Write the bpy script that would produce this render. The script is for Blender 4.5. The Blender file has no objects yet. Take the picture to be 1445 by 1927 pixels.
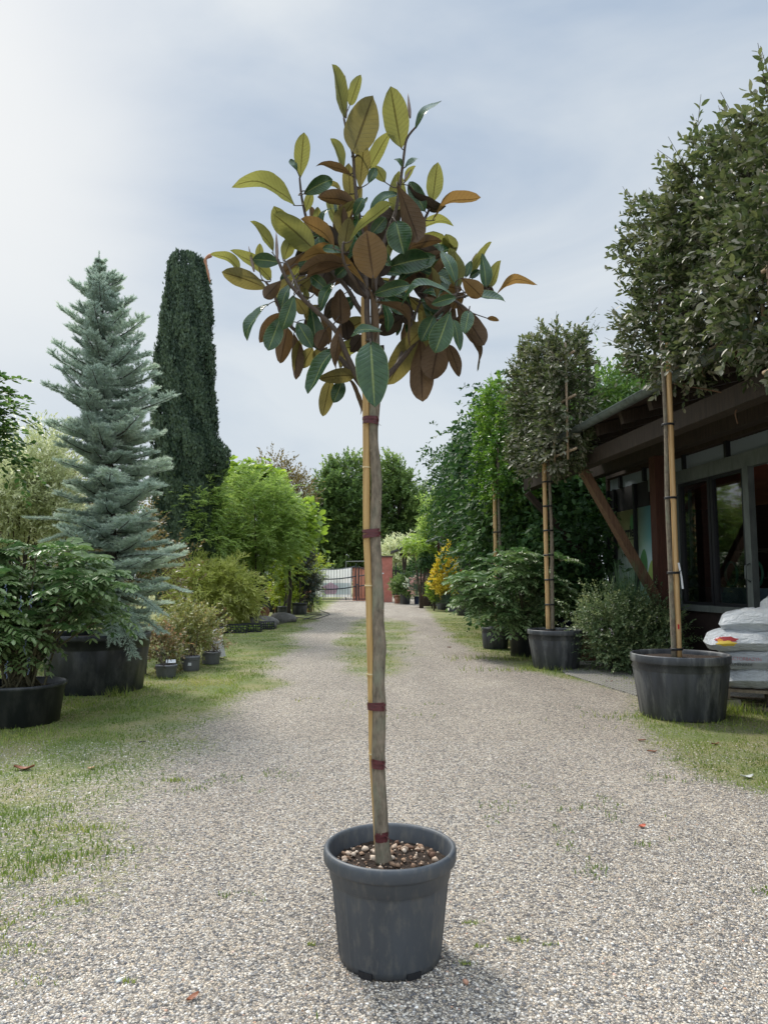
import bpy, math, random
import numpy as np
from mathutils import Vector, Matrix

scene = bpy.context.scene
COL = scene.collection
R = math.radians
# ------------------------------------------------------------------ camera
F = 1340.0; CX, CY = 722.5, 963.5; PITCH = R(5.5); CAMH = 1.42
cd = bpy.data.cameras.new("camera"); cam = bpy.data.objects.new("camera", cd); COL.objects.link(cam)
cam.location = (0, 0, CAMH); cam.rotation_euler = (math.pi/2 + PITCH, 0, 0)
cd.sensor_fit = 'VERTICAL'; cd.sensor_height = 36; cd.lens = F/1927*36
cd.clip_start = .05; cd.clip_end = 1500
scene.camera = cam
# ------------------------------------------------------------------ world: thin bright overcast, sun veiled at upper left
SUN_EL, SUN_AZ = R(50), R(-34)      # azimuth measured from +Y towards +X
w = bpy.data.worlds.new("World"); scene.world = w; w.use_nodes = True
nt = w.node_tree; nt.nodes.clear()
def N(t, **k):
    n = nt.nodes.new(t)
    for a, b in k.items(): setattr(n, a, b)
    return n
def LK(a, b): nt.links.new(a, b)
out = N('ShaderNodeOutputWorld'); bg = N('ShaderNodeBackground'); bg.inputs[1].default_value = .1
sky = N('ShaderNodeTexSky', sky_type='NISHITA', sun_disc=False, sun_elevation=SUN_EL, sun_rotation=SUN_AZ)
sky.air_density = 1.0; sky.dust_density = 2.5; sky.ozone_density = 1.0
tc = N('ShaderNodeTexCoord')
mp = N('ShaderNodeMapping'); mp.inputs['Scale'].default_value = (1.0, 1.0, 2.6); mp.inputs['Rotation'].default_value = (.25, .35, .4)
LK(tc.outputs['Generated'], mp.inputs[0])
nz = N('ShaderNodeTexNoise'); nz.inputs['Scale'].default_value = 1.7; nz.inputs['Detail'].default_value = 8; nz.inputs['Roughness'].default_value = .50; nz.inputs['Distortion'].default_value = .5
LK(mp.outputs[0], nz.inputs['Vector'])
cr = N('ShaderNodeValToRGB'); cr.color_ramp.elements[0].position = .34; cr.color_ramp.elements[0].color = (3.1, 3.8, 4.75, 1)
cr.color_ramp.elements[1].position = .62; cr.color_ramp.elements[1].color = (5.05, 5.45, 5.8, 1)
LK(nz.outputs[0], cr.inputs[0])
gd_ = Vector((math.sin(R(-38))*math.cos(R(27)), math.cos(R(-38))*math.cos(R(27)), math.sin(R(27))))
dp = N('ShaderNodeVectorMath', operation='DOT_PRODUCT'); LK(tc.outputs['Generated'], dp.inputs[0]); dp.inputs[1].default_value = gd_
mr = N('ShaderNodeMapRange'); mr.inputs[1].default_value = .915; mr.inputs[2].default_value = 1.0; mr.interpolation_type = 'SMOOTHSTEP'
LK(dp.outputs['Value'], mr.inputs[0])
pw = N('ShaderNodeMath', operation='POWER'); LK(mr.outputs[0], pw.inputs[0]); pw.inputs[1].default_value = 1.3
gl = N('ShaderNodeMix', data_type='RGBA'); LK(pw.outputs[0], gl.inputs[0]); LK(cr.outputs[0], gl.inputs[6]); gl.inputs[7].default_value = (6.1, 6.25, 6.3, 1)
# brighter overhead as real overcast is, paler at the horizon
sp = N('ShaderNodeSeparateXYZ'); LK(tc.outputs['Generated'], sp.inputs[0])
mz = N('ShaderNodeMapRange'); mz.inputs[1].default_value = .0; mz.inputs[2].default_value = .42; mz.inputs[3].default_value = .75; mz.inputs[4].default_value = 0
LK(sp.outputs[2], mz.inputs[0])
hz = N('ShaderNodeMix', data_type='RGBA'); LK(mz.outputs[0], hz.inputs[0]); LK(gl.outputs[2], hz.inputs[6]); hz.inputs[7].default_value = (4.9, 5.4, 5.75, 1)
zt = N('ShaderNodeMapRange'); zt.inputs[1].default_value = .68; zt.inputs[2].default_value = 1; zt.inputs[3].default_value = 1; zt.inputs[4].default_value = 4.2
LK(sp.outputs[2], zt.inputs[0])
zm = N('ShaderNodeMix', data_type='RGBA', blend_type='MULTIPLY'); zm.inputs[0].default_value = 1; LK(hz.outputs[2], zm.inputs[6]); LK(zt.outputs[0], zm.inputs[7])
# sky behind the viewer brightened: an unseen fill added to light the foliage from the front
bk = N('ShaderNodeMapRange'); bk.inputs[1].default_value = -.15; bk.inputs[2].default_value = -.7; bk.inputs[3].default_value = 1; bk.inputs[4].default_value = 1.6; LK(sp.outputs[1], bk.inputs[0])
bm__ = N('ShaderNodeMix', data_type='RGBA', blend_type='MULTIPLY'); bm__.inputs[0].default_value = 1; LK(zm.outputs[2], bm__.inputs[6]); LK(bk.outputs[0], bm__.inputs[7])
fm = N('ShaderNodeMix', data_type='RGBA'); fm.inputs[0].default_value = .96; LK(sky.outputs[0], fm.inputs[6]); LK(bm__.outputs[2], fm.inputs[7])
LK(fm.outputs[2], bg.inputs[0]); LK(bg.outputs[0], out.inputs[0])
# ------------------------------------------------------------------ sun
sd = bpy.data.lights.new("sun", 'SUN'); so = bpy.data.objects.new("sun", sd); COL.objects.link(so)
sd.energy = 2.5; sd.angle = R(10); sd.color = (1, .95, .87)
sv = Vector((math.sin(SUN_AZ)*math.cos(SUN_EL), math.cos(SUN_AZ)*math.cos(SUN_EL), math.sin(SUN_EL)))
so.rotation_euler = sv.to_track_quat('Z', 'Y').to_euler(); so.location = (0, 0, 30)
vs = scene.view_settings; vs.view_transform = 'Standard'; vs.look = 'None'; vs.exposure = .5; vs.gamma = 1; vs.use_curve_mapping = False
scene.cycles.max_bounces = 8; scene.cycles.diffuse_bounces = 3; scene.cycles.glossy_bounces = 3; scene.cycles.transmission_bounces = 4; scene.cycles.transparent_max_bounces = 12
scene.cycles.use_denoising = True; scene.cycles.denoiser = 'OPENIMAGEDENOISE'; scene.cycles.denoising_prefilter = 'ACCURATE'
scene.cycles.sample_clamp_indirect = 6

# ================================================================== helpers
cp, spt = math.cos(PITCH), math.sin(PITCH)
def ray(px, py):
    u = (px-CX)/F; v = (CY-py)/F
    return Vector((u, cp - v*spt, spt + v*cp))
def at(px, py, Y):
    d = ray(px, py); return Vector((0, 0, CAMH)) + d*(Y/d.y)
def gd(px, py, z=0):
    d = ray(px, py); return Vector((0, 0, CAMH)) + d*((z-CAMH)/d.z)

def tag(o, label=None, cat=None, group=None, kind=None):
    if label: o['label'] = label
    if cat: o['category'] = cat
    if group: o['group'] = group
    if kind: o['kind'] = kind
    return o
def thing(name, label, cat, loc=(0, 0, 0), rz=0, group=None):
    o = bpy.data.objects.new(name, None); COL.objects.link(o); o.empty_display_size = .2
    o.location = loc; o.rotation_euler = (0, 0, rz)
    return tag(o, label, cat, group)

def link(name, V, Fc, mat, parent=None, smooth=False, attrs=None, matidx=None):
    """V, Fc in world (or in the parent's local frame when parent has local=True). Fc list of tuples or an (n,k) array."""
    V = np.asarray(V, dtype=np.float64).reshape(-1, 3)
    if parent is not None and not parent.get('_loc'):
        loc = np.array(parent.location)
        V = V - loc
    me = bpy.data.meshes.new(name)
    if isinstance(Fc, np.ndarray):
        n, k = Fc.shape
        me.vertices.add(len(V)); me.vertices.foreach_set('co', V.astype(np.float32).ravel())
        me.loops.add(n*k); me.loops.foreach_set('vertex_index', Fc.astype(np.int32).ravel())
        me.polygons.add(n); me.polygons.foreach_set('loop_start', np.arange(0, n*k, k, dtype=np.int32))
        me.update(calc_edges=True)
    else:
        me.from_pydata([tuple(v) for v in V], [], Fc)
    if smooth: me.polygons.foreach_set('use_smooth', np.ones(len(me.polygons), dtype=bool))
    for k_, a in (attrs or {}).items():
        at_ = me.attributes.new(k_, 'FLOAT', 'POINT'); at_.data.foreach_set('value', np.asarray(a, dtype=np.float32))
    for m in (mat if isinstance(mat, (list, tuple)) else [mat]): me.materials.append(m)
    if matidx is not None: me.polygons.foreach_set('material_index', np.asarray(matidx, dtype=np.int32))
    me.update()
    o = bpy.data.objects.new(name, me); COL.objects.link(o)
    if parent is not None: o.parent = parent
    return o

class MB:
    def __init__(s): s.V = []; s.F = []
    def add(s, V, Fc):
        b = len(s.V); s.V += [tuple(v) for v in V]; s.F += [tuple(i+b for i in f) for f in Fc]; return s
    def box(s, x0, x1, y0, y1, z0, z1):
        V = [(x, y, z) for x in (x0, x1) for y in (y0, y1) for z in (z0, z1)]
        return s.add(V, [(0, 1, 3, 2), (4, 6, 7, 5), (0, 4, 5, 1), (2, 3, 7, 6), (0, 2, 6, 4), (1, 5, 7, 3)])
    def cbox(s, c, d, rz=0, tilt=None):
        M = Matrix.Rotation(rz, 3, 'Z')
        if tilt: M = M @ Matrix.Rotation(tilt[0], 3, tilt[1])
        V = [Vector(c) + M @ Vector((x*d[0]/2, y*d[1]/2, z*d[2]/2)) for x in (-1, 1) for y in (-1, 1) for z in (-1, 1)]
        return s.add(V, [(0, 1, 3, 2), (4, 6, 7, 5), (0, 4, 5, 1), (2, 3, 7, 6), (0, 2, 6, 4), (1, 5, 7, 3)])
    def beam(s, a, b, w, h, up=(0, 0, 1)):
        a, b = Vector(a), Vector(b); d = (b-a).normalized(); sd_ = d.cross(Vector(up)).normalized(); u = sd_.cross(d)
        V = [p + sd_*(sx*w/2) + u*(sz*h/2) for p in (a, b) for sx in (-1, 1) for sz in (-1, 1)]
        return s.add(V, [(0, 1, 3, 2), (4, 6, 7, 5), (0, 4, 5, 1), (2, 3, 7, 6), (0, 2, 6, 4), (1, 5, 7, 3)])
    def tube(s, pts, rad, n=8, cap=True, bump=0, rng=None):
        pts = [Vector(p) for p in pts]; m = len(pts)
        if not hasattr(rad, '__len__'): rad = [rad]*m
        elif len(rad) == 2 and m != 2: rad = [rad[0]+(rad[1]-rad[0])*i/(m-1) for i in range(m)]
        V = []; e = None
        for i, p in enumerate(pts):
            d = (pts[min(i+1, m-1)]-pts[max(i-1, 0)]).normalized()
            if e is None: e = d.orthogonal().normalized()
            e = (e - d*e.dot(d)).normalized(); f = d.cross(e)
            for j in range(n):
                r = rad[i]*(1 + (rng.uniform(-bump, bump) if rng else 0)); a = 2*math.pi*j/n
                V.append(p + e*(r*math.cos(a)) + f*(r*math.sin(a)))
        Fc = [(i*n+j, i*n+(j+1) % n, (i+1)*n+(j+1) % n, (i+1)*n+j) for i in range(m-1) for j in range(n)]
        if cap: Fc += [tuple(range(n-1, -1, -1)), tuple(range((m-1)*n, m*n))]
        return s.add(V, Fc)
    def lathe(s, prof, c=(0, 0, 0), n=48, ribs=None, cap=False):
        """prof: list of (r, z[, ribfactor]). ribs(angle) -> radial offset"""
        V = []
        for p in prof:
            for j in range(n):
                a = 2*math.pi*j/n; r = p[0] + (ribs(a)*p[2] if ribs and len(p) > 2 else 0)
                V.append((c[0]+r*math.cos(a), c[1]+r*math.sin(a), c[2]+p[1]))
        m = len(prof)
        Fc = [(i*n+j, i*n+(j+1) % n, (i+1)*n+(j+1) % n, (i+1)*n+j) for i in range(m-1) for j in range(n)]
        if cap: Fc.append(tuple(range((m-1)*n, m*n)))
        return s.add(V, Fc)
    def out(s, name, mat, parent=None, smooth=False):
        return link(name, s.V, s.F, mat, parent, smooth)

def smooth_path(pts, k=4):
    pts = [Vector(p) for p in pts]; o = []
    for i in range(len(pts)-1):
        p0, p1, p2, p3 = pts[max(i-1, 0)], pts[i], pts[i+1], pts[min(i+2, len(pts)-1)]
        for j in range(k):
            t = j/k
            o.append(.5*((2*p1)+(p2-p0)*t+(2*p0-5*p1+4*p2-p3)*t*t+(3*p1-p0-3*p2+p3)*t**3))
    o.append(pts[-1]); return o

# value noise for masks
_pr = np.random.RandomState(5).rand(256, 256)
def vnoise(x, y):
    xi = np.floor(x).astype(int); yi = np.floor(y).astype(int); fx = x-xi; fy = y-yi
    fx = fx*fx*(3-2*fx); fy = fy*fy*(3-2*fy)
    g = lambda a, b: _pr[a % 256, b % 256]
    return (g(xi, yi)*(1-fx)+g(xi+1, yi)*fx)*(1-fy)+(g(xi, yi+1)*(1-fx)+g(xi+1, yi+1)*fx)*fy
def fbm(x, y, o=4):
    s_ = 0; a = .5
    for i in range(o): s_ = s_ + a*vnoise(x*2**i+17.3*i, y*2**i+5.1*i); a /= 2
    return s_
def nrm(a): return a/np.maximum(np.linalg.norm(a, axis=-1, keepdims=True), 1e-9)

# ------------------------------------------------------------------ materials
def mat_new(name):
    m = bpy.data.materials.new(name); m.use_nodes = True
    return m, m.node_tree, m.node_tree.nodes['Principled BSDF']
def nd(t, ty, **k):
    n = t.nodes.new(ty)
    for a, b in k.items(): setattr(n, a, b)
    return n
def ramp(t, stops, fac=None, interp='LINEAR'):
    r = nd(t, 'ShaderNodeValToRGB'); e = r.color_ramp.elements; r.color_ramp.interpolation = interp
    while len(e) < len(stops): e.new(.5)
    for q, (p, c) in zip(e, stops): q.position = p; q.color = (*c, 1) if len(c) == 3 else c
    if fac is not None: t.links.new(fac, r.inputs[0])
    return r
def surf(name, c1, c2, scale=8, rough=.6, bump=.1, stretch=(1, 1, 1), detail=6, metal=0, spec=.5, coat=0, c3=None, scale3=2, bdist=.02, dirt=None):
    m, t, p = mat_new(name)
    tc = nd(t, 'ShaderNodeTexCoord'); mp = nd(t, 'ShaderNodeMapping'); mp.inputs['Scale'].default_value = stretch
    t.links.new(tc.outputs['Object'], mp.inputs[0])
    n = nd(t, 'ShaderNodeTexNoise'); n.inputs['Scale'].default_value = scale; n.inputs['Detail'].default_value = detail; n.inputs['Roughness'].default_value = .62
    t.links.new(mp.outputs[0], n.inputs['Vector'])
    r = ramp(t, [(.3, c1), (.7, c2)], n.outputs[0]); col = r.outputs[0]
    if c3:
        n3 = nd(t, 'ShaderNodeTexNoise'); n3.inputs['Scale'].default_value = scale3; n3.inputs['Detail'].default_value = 7; n3.inputs['Roughness'].default_value = .7
        t.links.new(mp.outputs[0], n3.inputs['Vector'])
        r3 = ramp(t, [(.5, (0, 0, 0)), (.68, (1, 1, 1))], n3.outputs[0])
        mx = nd(t, 'ShaderNodeMix', data_type='RGBA'); t.links.new(r3.outputs[0], mx.inputs[0]); t.links.new(col, mx.inputs[6]); mx.inputs[7].default_value = (*c3, 1); col = mx.outputs[2]
    t.links.new(col, p.inputs['Base Color'])
    p.inputs['Roughness'].default_value = rough; p.inputs['Metallic'].default_value = metal; p.inputs['Specular IOR Level'].default_value = spec
    if coat: p.inputs['Coat Weight'].default_value = coat
    if bump:
        b = nd(t, 'ShaderNodeBump'); b.inputs['Strength'].default_value = bump; b.inputs['Distance'].default_value = bdist
        t.links.new(n.outputs[0], b.inputs['Height']); t.links.new(b.outputs[0], p.inputs['Normal'])
    return m
def leafmat(name, c1, c2, c3=None, back=None, trans=.35, rough=.45, tcol=None, spec=.5):
    m, t, p = mat_new(name)
    a = nd(t, 'ShaderNodeAttribute', attribute_name='tint')
    stops = [(0, c1), (1, c2)] if c3 is None else [(0, c1), (.55, c2), (1, c3)]
    r = ramp(t, stops, a.outputs['Fac']); col = r.outputs[0]
    geo = nd(t, 'ShaderNodeNewGeometry')
    if back:
        mx = nd(t, 'ShaderNodeMix', data_type='RGBA'); t.links.new(geo.outputs['Backfacing'], mx.inputs[0]); t.links.new(col, mx.inputs[6]); mx.inputs[7].default_value = (*back, 1)
        bcol = mx.outputs[2]
    else: bcol = col
    t.links.new(bcol, p.inputs['Base Color']); p.inputs['Roughness'].default_value = rough; p.inputs['Specular IOR Level'].default_value = spec
    tr = nd(t, 'ShaderNodeBsdfTranslucent')
    hs = nd(t, 'ShaderNodeHueSaturation'); hs.inputs['Value'].default_value = 1.7; hs.inputs['Saturation'].default_value = 1.1; hs.inputs['Hue'].default_value = .49
    if tcol: hs.inputs['Color'].default_value = (*tcol, 1)
    else: t.links.new(col, hs.inputs['Color'])
    t.links.new(hs.outputs[0], tr.inputs[0])
    ms = nd(t, 'ShaderNodeMixShader'); ms.inputs[0].default_value = trans
    t.links.new(p.outputs[0], ms.inputs[1]); t.links.new(tr.outputs[0], ms.inputs[2]); t.links.new(ms.outputs[0], t.nodes['Material Output'].inputs[0])
    return m
def plain(name, c, rough=.5, metal=0, spec=.5, emit=None):
    m, t, p = mat_new(name); p.inputs['Base Color'].default_value = (*c, 1); p.inputs['Roughness'].default_value = rough; p.inputs['Metallic'].default_value = metal
    p.inputs['Specular IOR Level'].default_value = spec; return m

M = {}
M['bark'] = surf('bark', (.085, .068, .048), (.27, .22, .16), 60, .9, .7, (1, 1, .35), c3=(.20, .20, .14), scale3=16, bdist=.008)
M['darkbark'] = surf('dark_bark', (.02, .017, .013), (.07, .055, .04), 30, .9, .5, (1, 1, .3))
M['twig'] = surf('twig_bark', (.05, .038, .03), (.10, .07, .05), 60, .8, .3)
M['reedtwig'] = surf('green_twig', (.06, .06, .03), (.12, .10, .05), 40, .8, .3)
M['tub'] = surf('dark_plastic', (.013, .015, .019), (.03, .034, .042), 6, .42, .12, (1, 1, .4), c3=(.07, .072, .075), scale3=5, bdist=.006)
M['tubold'] = surf('weathered_plastic', (.018, .021, .026), (.065, .070, .078), 9, .5, .15, (1, 1, .16), c3=(.17, .175, .17), scale3=5.5, bdist=.006)
M['potgrey'] = surf('grey_plastic', (.042, .049, .058), (.070, .079, .090), 7, .52, .06, (1, 1, .35), c3=(.105, .105, .10), scale3=34, bdist=.003)
M['smallpot'] = surf('small_pot_plastic', (.10, .105, .115), (.15, .155, .165), 20, .55, .08, (1, 1, .5))
M['terra'] = surf('terracotta', (.22, .085, .05), (.36, .16, .10), 20, .85, .15, c3=(.42, .3, .24), scale3=6)
M['soil'] = surf('potting_soil', (.012, .008, .005), (.06, .035, .02), 70, 1, .9, bdist=.03)
M['tie'] = surf('maroon_tie', (.06, .012, .014), (.12, .022, .026), 60, .38, .2, (1, 1, 3))
M['blacktie'] = plain('black_tie', (.012, .012, .014), .5)
def wood(name, a, b, rough=.8, s=4, st=(12, 12, .8), bump=.3):
    return surf(name, a, b, s, rough, bump, st, 8, bdist=.008)
M['beam'] = wood('old_brown_timber', (.020, .014, .010), (.058, .038, .026))
M['post'] = wood('red_brown_timber', (.045, .016, .010), (.10, .036, .02))
M['brace'] = wood('weathered_timber', (.08, .042, .022), (.20, .115, .065))
M['pallet'] = wood('pallet_wood', (.16, .12, .085), (.32, .26, .19))
M['wall'] = surf('dark_panel', (.014, .009, .008), (.032, .018, .015), 6, .7, .1)
M['rooftop'] = surf('roof_sheet', (.04, .04, .042), (.075, .072, .07), 5, .8, .2)
M['roofwood'] = wood('roof_boards', (.022, .012, .008), (.055, .03, .018), st=(1, 12, 12))
M['gutter'] = surf('gutter_metal', (.10, .125, .125), (.19, .215, .21), 10, .45, .05, metal=.4, c3=(.06, .07, .06), scale3=6)
M['alu'] = surf('window_frame_metal', (.10, .115, .11), (.17, .19, .18), 12, .5, .05, (1, 1, .3), metal=.2)
M['darkframe'] = plain('dark_frame', (.010, .011, .014), .5)
M['metal'] = plain('dark_iron', (.035, .045, .055), .5, .4)
def transmat(name, c, f=.55):
    m, t, p = mat_new(name); p.inputs['Base Color'].default_value = (*c, 1); p.inputs['Roughness'].default_value = .7
    tr = nd(t, 'ShaderNodeBsdfTranslucent'); tr.inputs[0].default_value = (*c, 1); ms = nd(t, 'ShaderNodeMixShader'); ms.inputs[0].default_value = f
    t.links.new(p.outputs[0], ms.inputs[1]); t.links.new(tr.outputs[0], ms.inputs[2]); t.links.new(ms.outputs[0], t.nodes['Material Output'].inputs[0]); return m
M['pink'] = surf('pink_render', (.36, .115, .085), (.52, .20, .155), 3, .9, .3, c3=(.30, .13, .10), scale3=1.6)
M['pinklight'] = surf('salmon_render', (.55, .20, .12), (.66, .30, .20), 2, .9, .2)
M['capstone'] = surf('cap_tile', (.05, .03, .025), (.12, .06, .045), 10, .8, .2)
M['banner'] = transmat('white_banner', (.86, .89, .89))
M['bannerpic'] = transmat('banner_grey_green_print', (.62, .70, .72))
M['bannerpink'] = transmat('banner_pink_print', (.80, .56, .66))
M['stone'] = surf('boulder_stone', (.10, .095, .09), (.24, .225, .21), 12, .9, .5, c3=(.07, .07, .065), scale3=3)
M['rust'] = surf('rusty_steel', (.06, .028, .020), (.13, .06, .042), 12, .85, .2)
M['crate'] = plain('black_crate_plastic', (.012, .014, .018), .45)
M['blue'] = plain('blue_plastic', (.02, .05, .16), .35)
M['bluepot'] = plain('blue_glaze', (.012, .02, .06), .15)
M['white'] = plain('white_label', (.75, .77, .8), .5)
M['hose'] = plain('black_hose', (.02, .02, .02), .5)
M['deadleaf'] = surf('dead_leaf', (.16, .05, .025), (.34, .13, .06), 30, .6, .2)
M['redpaint'] = plain('red_paint', (.5, .02, .02), .6)
M['paleleaf'] = plain('pale_dry_leaf', (.5, .5, .46), .6)
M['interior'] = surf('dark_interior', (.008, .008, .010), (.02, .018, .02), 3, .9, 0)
M['redfabric'] = surf('red_ceiling_cloth', (.30, .075, .05), (.44, .12, .08), 2, .9, .3)
M['shelfstuff'] = surf('shelf_wood', (.06, .045, .035), (.14, .11, .09), 4, .8, .1)
M['greenpaint'] = plain('green_ring_paint', (.02, .10, .06), .5)

M['pebble'] = leafmat('soil_pebble', (.10, .05, .03), (.34, .22, .14), (.66, .56, .45), trans=0, rough=.9)
def bamboo(name, a, b, nodes, seed=0):
    m, t, p = mat_new(name)
    tc = nd(t, 'ShaderNodeTexCoord'); mp = nd(t, 'ShaderNodeMapping'); mp.inputs['Scale'].default_value = (40, 40, 1.2); t.links.new(tc.outputs['Object'], mp.inputs[0])
    n = nd(t, 'ShaderNodeTexNoise'); n.inputs['Scale'].default_value = 3; n.inputs['Detail'].default_value = 6; t.links.new(mp.outputs[0], n.inputs['Vector'])
    r = ramp(t, [(.3, a), (.7, b)], n.outputs[0]); t.links.new(r.outputs[0], p.inputs['Base Color']); p.inputs['Roughness'].default_value = .5
    return m
M['bamboo'] = bamboo('bamboo_cane', (.36, .215, .075), (.54, .355, .135), None)
M['bamboo2'] = bamboo('pale_bamboo_cane', (.42, .25, .10), (.60, .40, .19), None)
M['bambooold'] = bamboo('old_bamboo_cane', (.26, .19, .12), (.42, .31, .2), None)

# gravel and grass ground
def ground_mat():
    m, t, p = mat_new('gravel_and_grass')
    L = t.links.new
    geo = nd(t, 'ShaderNodeNewGeometry')
    v = nd(t, 'ShaderNodeTexVoronoi'); v.inputs['Scale'].default_value = 88; L(geo.outputs['Position'], v.inputs['Vector'])
    v2 = nd(t, 'ShaderNodeTexVoronoi', feature='DISTANCE_TO_EDGE'); v2.inputs['Scale'].default_value = 88; L(geo.outputs['Position'], v2.inputs['Vector'])
    sx = nd(t, 'ShaderNodeSeparateColor'); L(v.outputs['Color'], sx.inputs[0])
    stone = ramp(t, [(0, (.11, .11, .115)), (.15, (.20, .195, .195)), (.36, (.34, .32, .30)), (.55, (.48, .44, .395)), (.8, (.54, .475, .39)), (1, (.72, .70, .66))], sx.outputs[0])
    gap = ramp(t, [(0, (.25, .25, .25)), (.16, (1, 1, 1))], v2.outputs['Distance'])
    mul = nd(t, 'ShaderNodeMix', data_type='RGBA', blend_type='MULTIPLY'); mul.inputs[0].default_value = 1; L(stone.outputs[0], mul.inputs[6]); L(gap.outputs[0], mul.inputs[7])
    # broad tone: drier pale and darker damp patches
    n1 = nd(t, 'ShaderNodeTexNoise'); n1.inputs['Scale'].default_value = 1.1; n1.inputs['Detail'].default_value = 7; n1.inputs['Roughness'].default_value = .62; mpt = nd(t, 'ShaderNodeMapping'); mpt.inputs['Scale'].default_value = (1, .28, 1); L(geo.outputs['Position'], mpt.inputs[0]); L(mpt.outputs[0], n1.inputs['Vector'])
    tone = ramp(t, [(.3, (.95, .885, .81)), (.5, (1.12, 1.05, .96)), (.72, (1.36, 1.27, 1.15))], n1.outputs[0])
    mul2 = nd(t, 'ShaderNodeMix', data_type='RGBA', blend_type='MULTIPLY'); mul2.inputs[0].default_value = 1; L(mul.outputs[2], mul2.inputs[6]); L(tone.outputs[0], mul2.inputs[7])
    # grass colour
    ng = nd(t, 'ShaderNodeTexNoise'); ng.inputs['Scale'].default_value = 55; ng.inputs['Detail'].default_value = 4; L(geo.outputs['Position'], ng.inputs['Vector'])
    ng2 = nd(t, 'ShaderNodeTexNoise'); ng2.inputs['Scale'].default_value = 1.7; ng2.inputs['Detail'].default_value = 4; L(geo.outputs['Position'], ng2.inputs['Vector'])
    g1 = ramp(t, [(.3, (.075, .11, .025)), (.7, (.20, .25, .06))], ng.outputs[0]); g2 = ramp(t, [(.3, (.15, .15, .05)), (.7, (.33, .31, .12))], ng.outputs[0])
    gr = ramp(t, [(.4, (0, 0, 0)), (.62, (1, 1, 1))], ng2.outputs[0])
    gm = nd(t, 'ShaderNodeMix', data_type='RGBA'); L(gr.outputs[0], gm.inputs[0]); L(g1.outputs[0], gm.inputs[6]); L(g2.outputs[0], gm.inputs[7])
    a = nd(t, 'ShaderNodeAttribute', attribute_name='grass')
    nb = nd(t, 'ShaderNodeTexNoise'); nb.inputs['Scale'].default_value = 22; nb.inputs['Detail'].default_value = 8; nb.inputs['Roughness'].default_value = .75; L(geo.outputs['Position'], nb.inputs['Vector'])
    ad = nd(t, 'ShaderNodeMath', operation='MULTIPLY_ADD'); L(nb.outputs[0], ad.inputs[0]); ad.inputs[1].default_value = 2.4; ad.inputs[2].default_value = -1.2
    a2 = nd(t, 'ShaderNodeMath', operation='ADD'); L(a.outputs['Fac'], a2.inputs[0]); L(ad.outputs[0], a2.inputs[1])
    fr = ramp(t, [(.34, (0, 0, 0)), (.70, (.88, .88, .88))], a2.outputs[0])
    fx = nd(t, 'ShaderNodeMix', data_type='RGBA'); L(fr.outputs[0], fx.inputs[0]); L(mul2.outputs[2], fx.inputs[6]); L(gm.outputs[2], fx.inputs[7])
    L(fx.outputs[2], p.inputs['Base Color']); p.inputs['Roughness'].default_value = .85; p.inputs['Specular IOR Level'].default_value = .25
    b = nd(t, 'ShaderNodeBump'); b.inputs['Strength'].default_value = .9; b.inputs['Distance'].default_value = .006; hh = ramp(t, [(0, (0, 0, 0)), (.35, (1, 1, 1))], v2.outputs['Distance'], 'EASE')
    L(hh.outputs[0], b.inputs['Height'])
    b2 = nd(t, 'ShaderNodeBump'); b2.inputs['Strength'].default_value = .35; b2.inputs['Distance'].default_value = .03; L(nb.outputs[0], b2.inputs['Height']); L(b.outputs[0], b2.inputs['Normal'])
    L(b2.outputs[0], p.inputs['Normal'])
    return m
M['ground'] = ground_mat()
def stones_mat():
    m, t, p = mat_new('loose_gravel'); a = nd(t, 'ShaderNodeAttribute', attribute_name='tint')
    r = ramp(t, [(0, (.10, .10, .11)), (.16, (.20, .195, .195)), (.36, (.39, .365, .335)), (.58, (.55, .505, .445)), (.82, (.63, .545, .435)), (.97, (.84, .81, .76)), (1, (.50, .28, .18))], a.outputs['Fac'])
    t.links.new(r.outputs[0], p.inputs['Base Color']); p.inputs['Roughness'].default_value = .75; p.inputs['Specular IOR Level'].default_value = .3
    return m
M['stones'] = stones_mat()
M['grassblade'] = leafmat('grass_blade', (.09, .15, .03), (.22, .29, .06), (.46, .42, .17), trans=.3, rough=.6)

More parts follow.
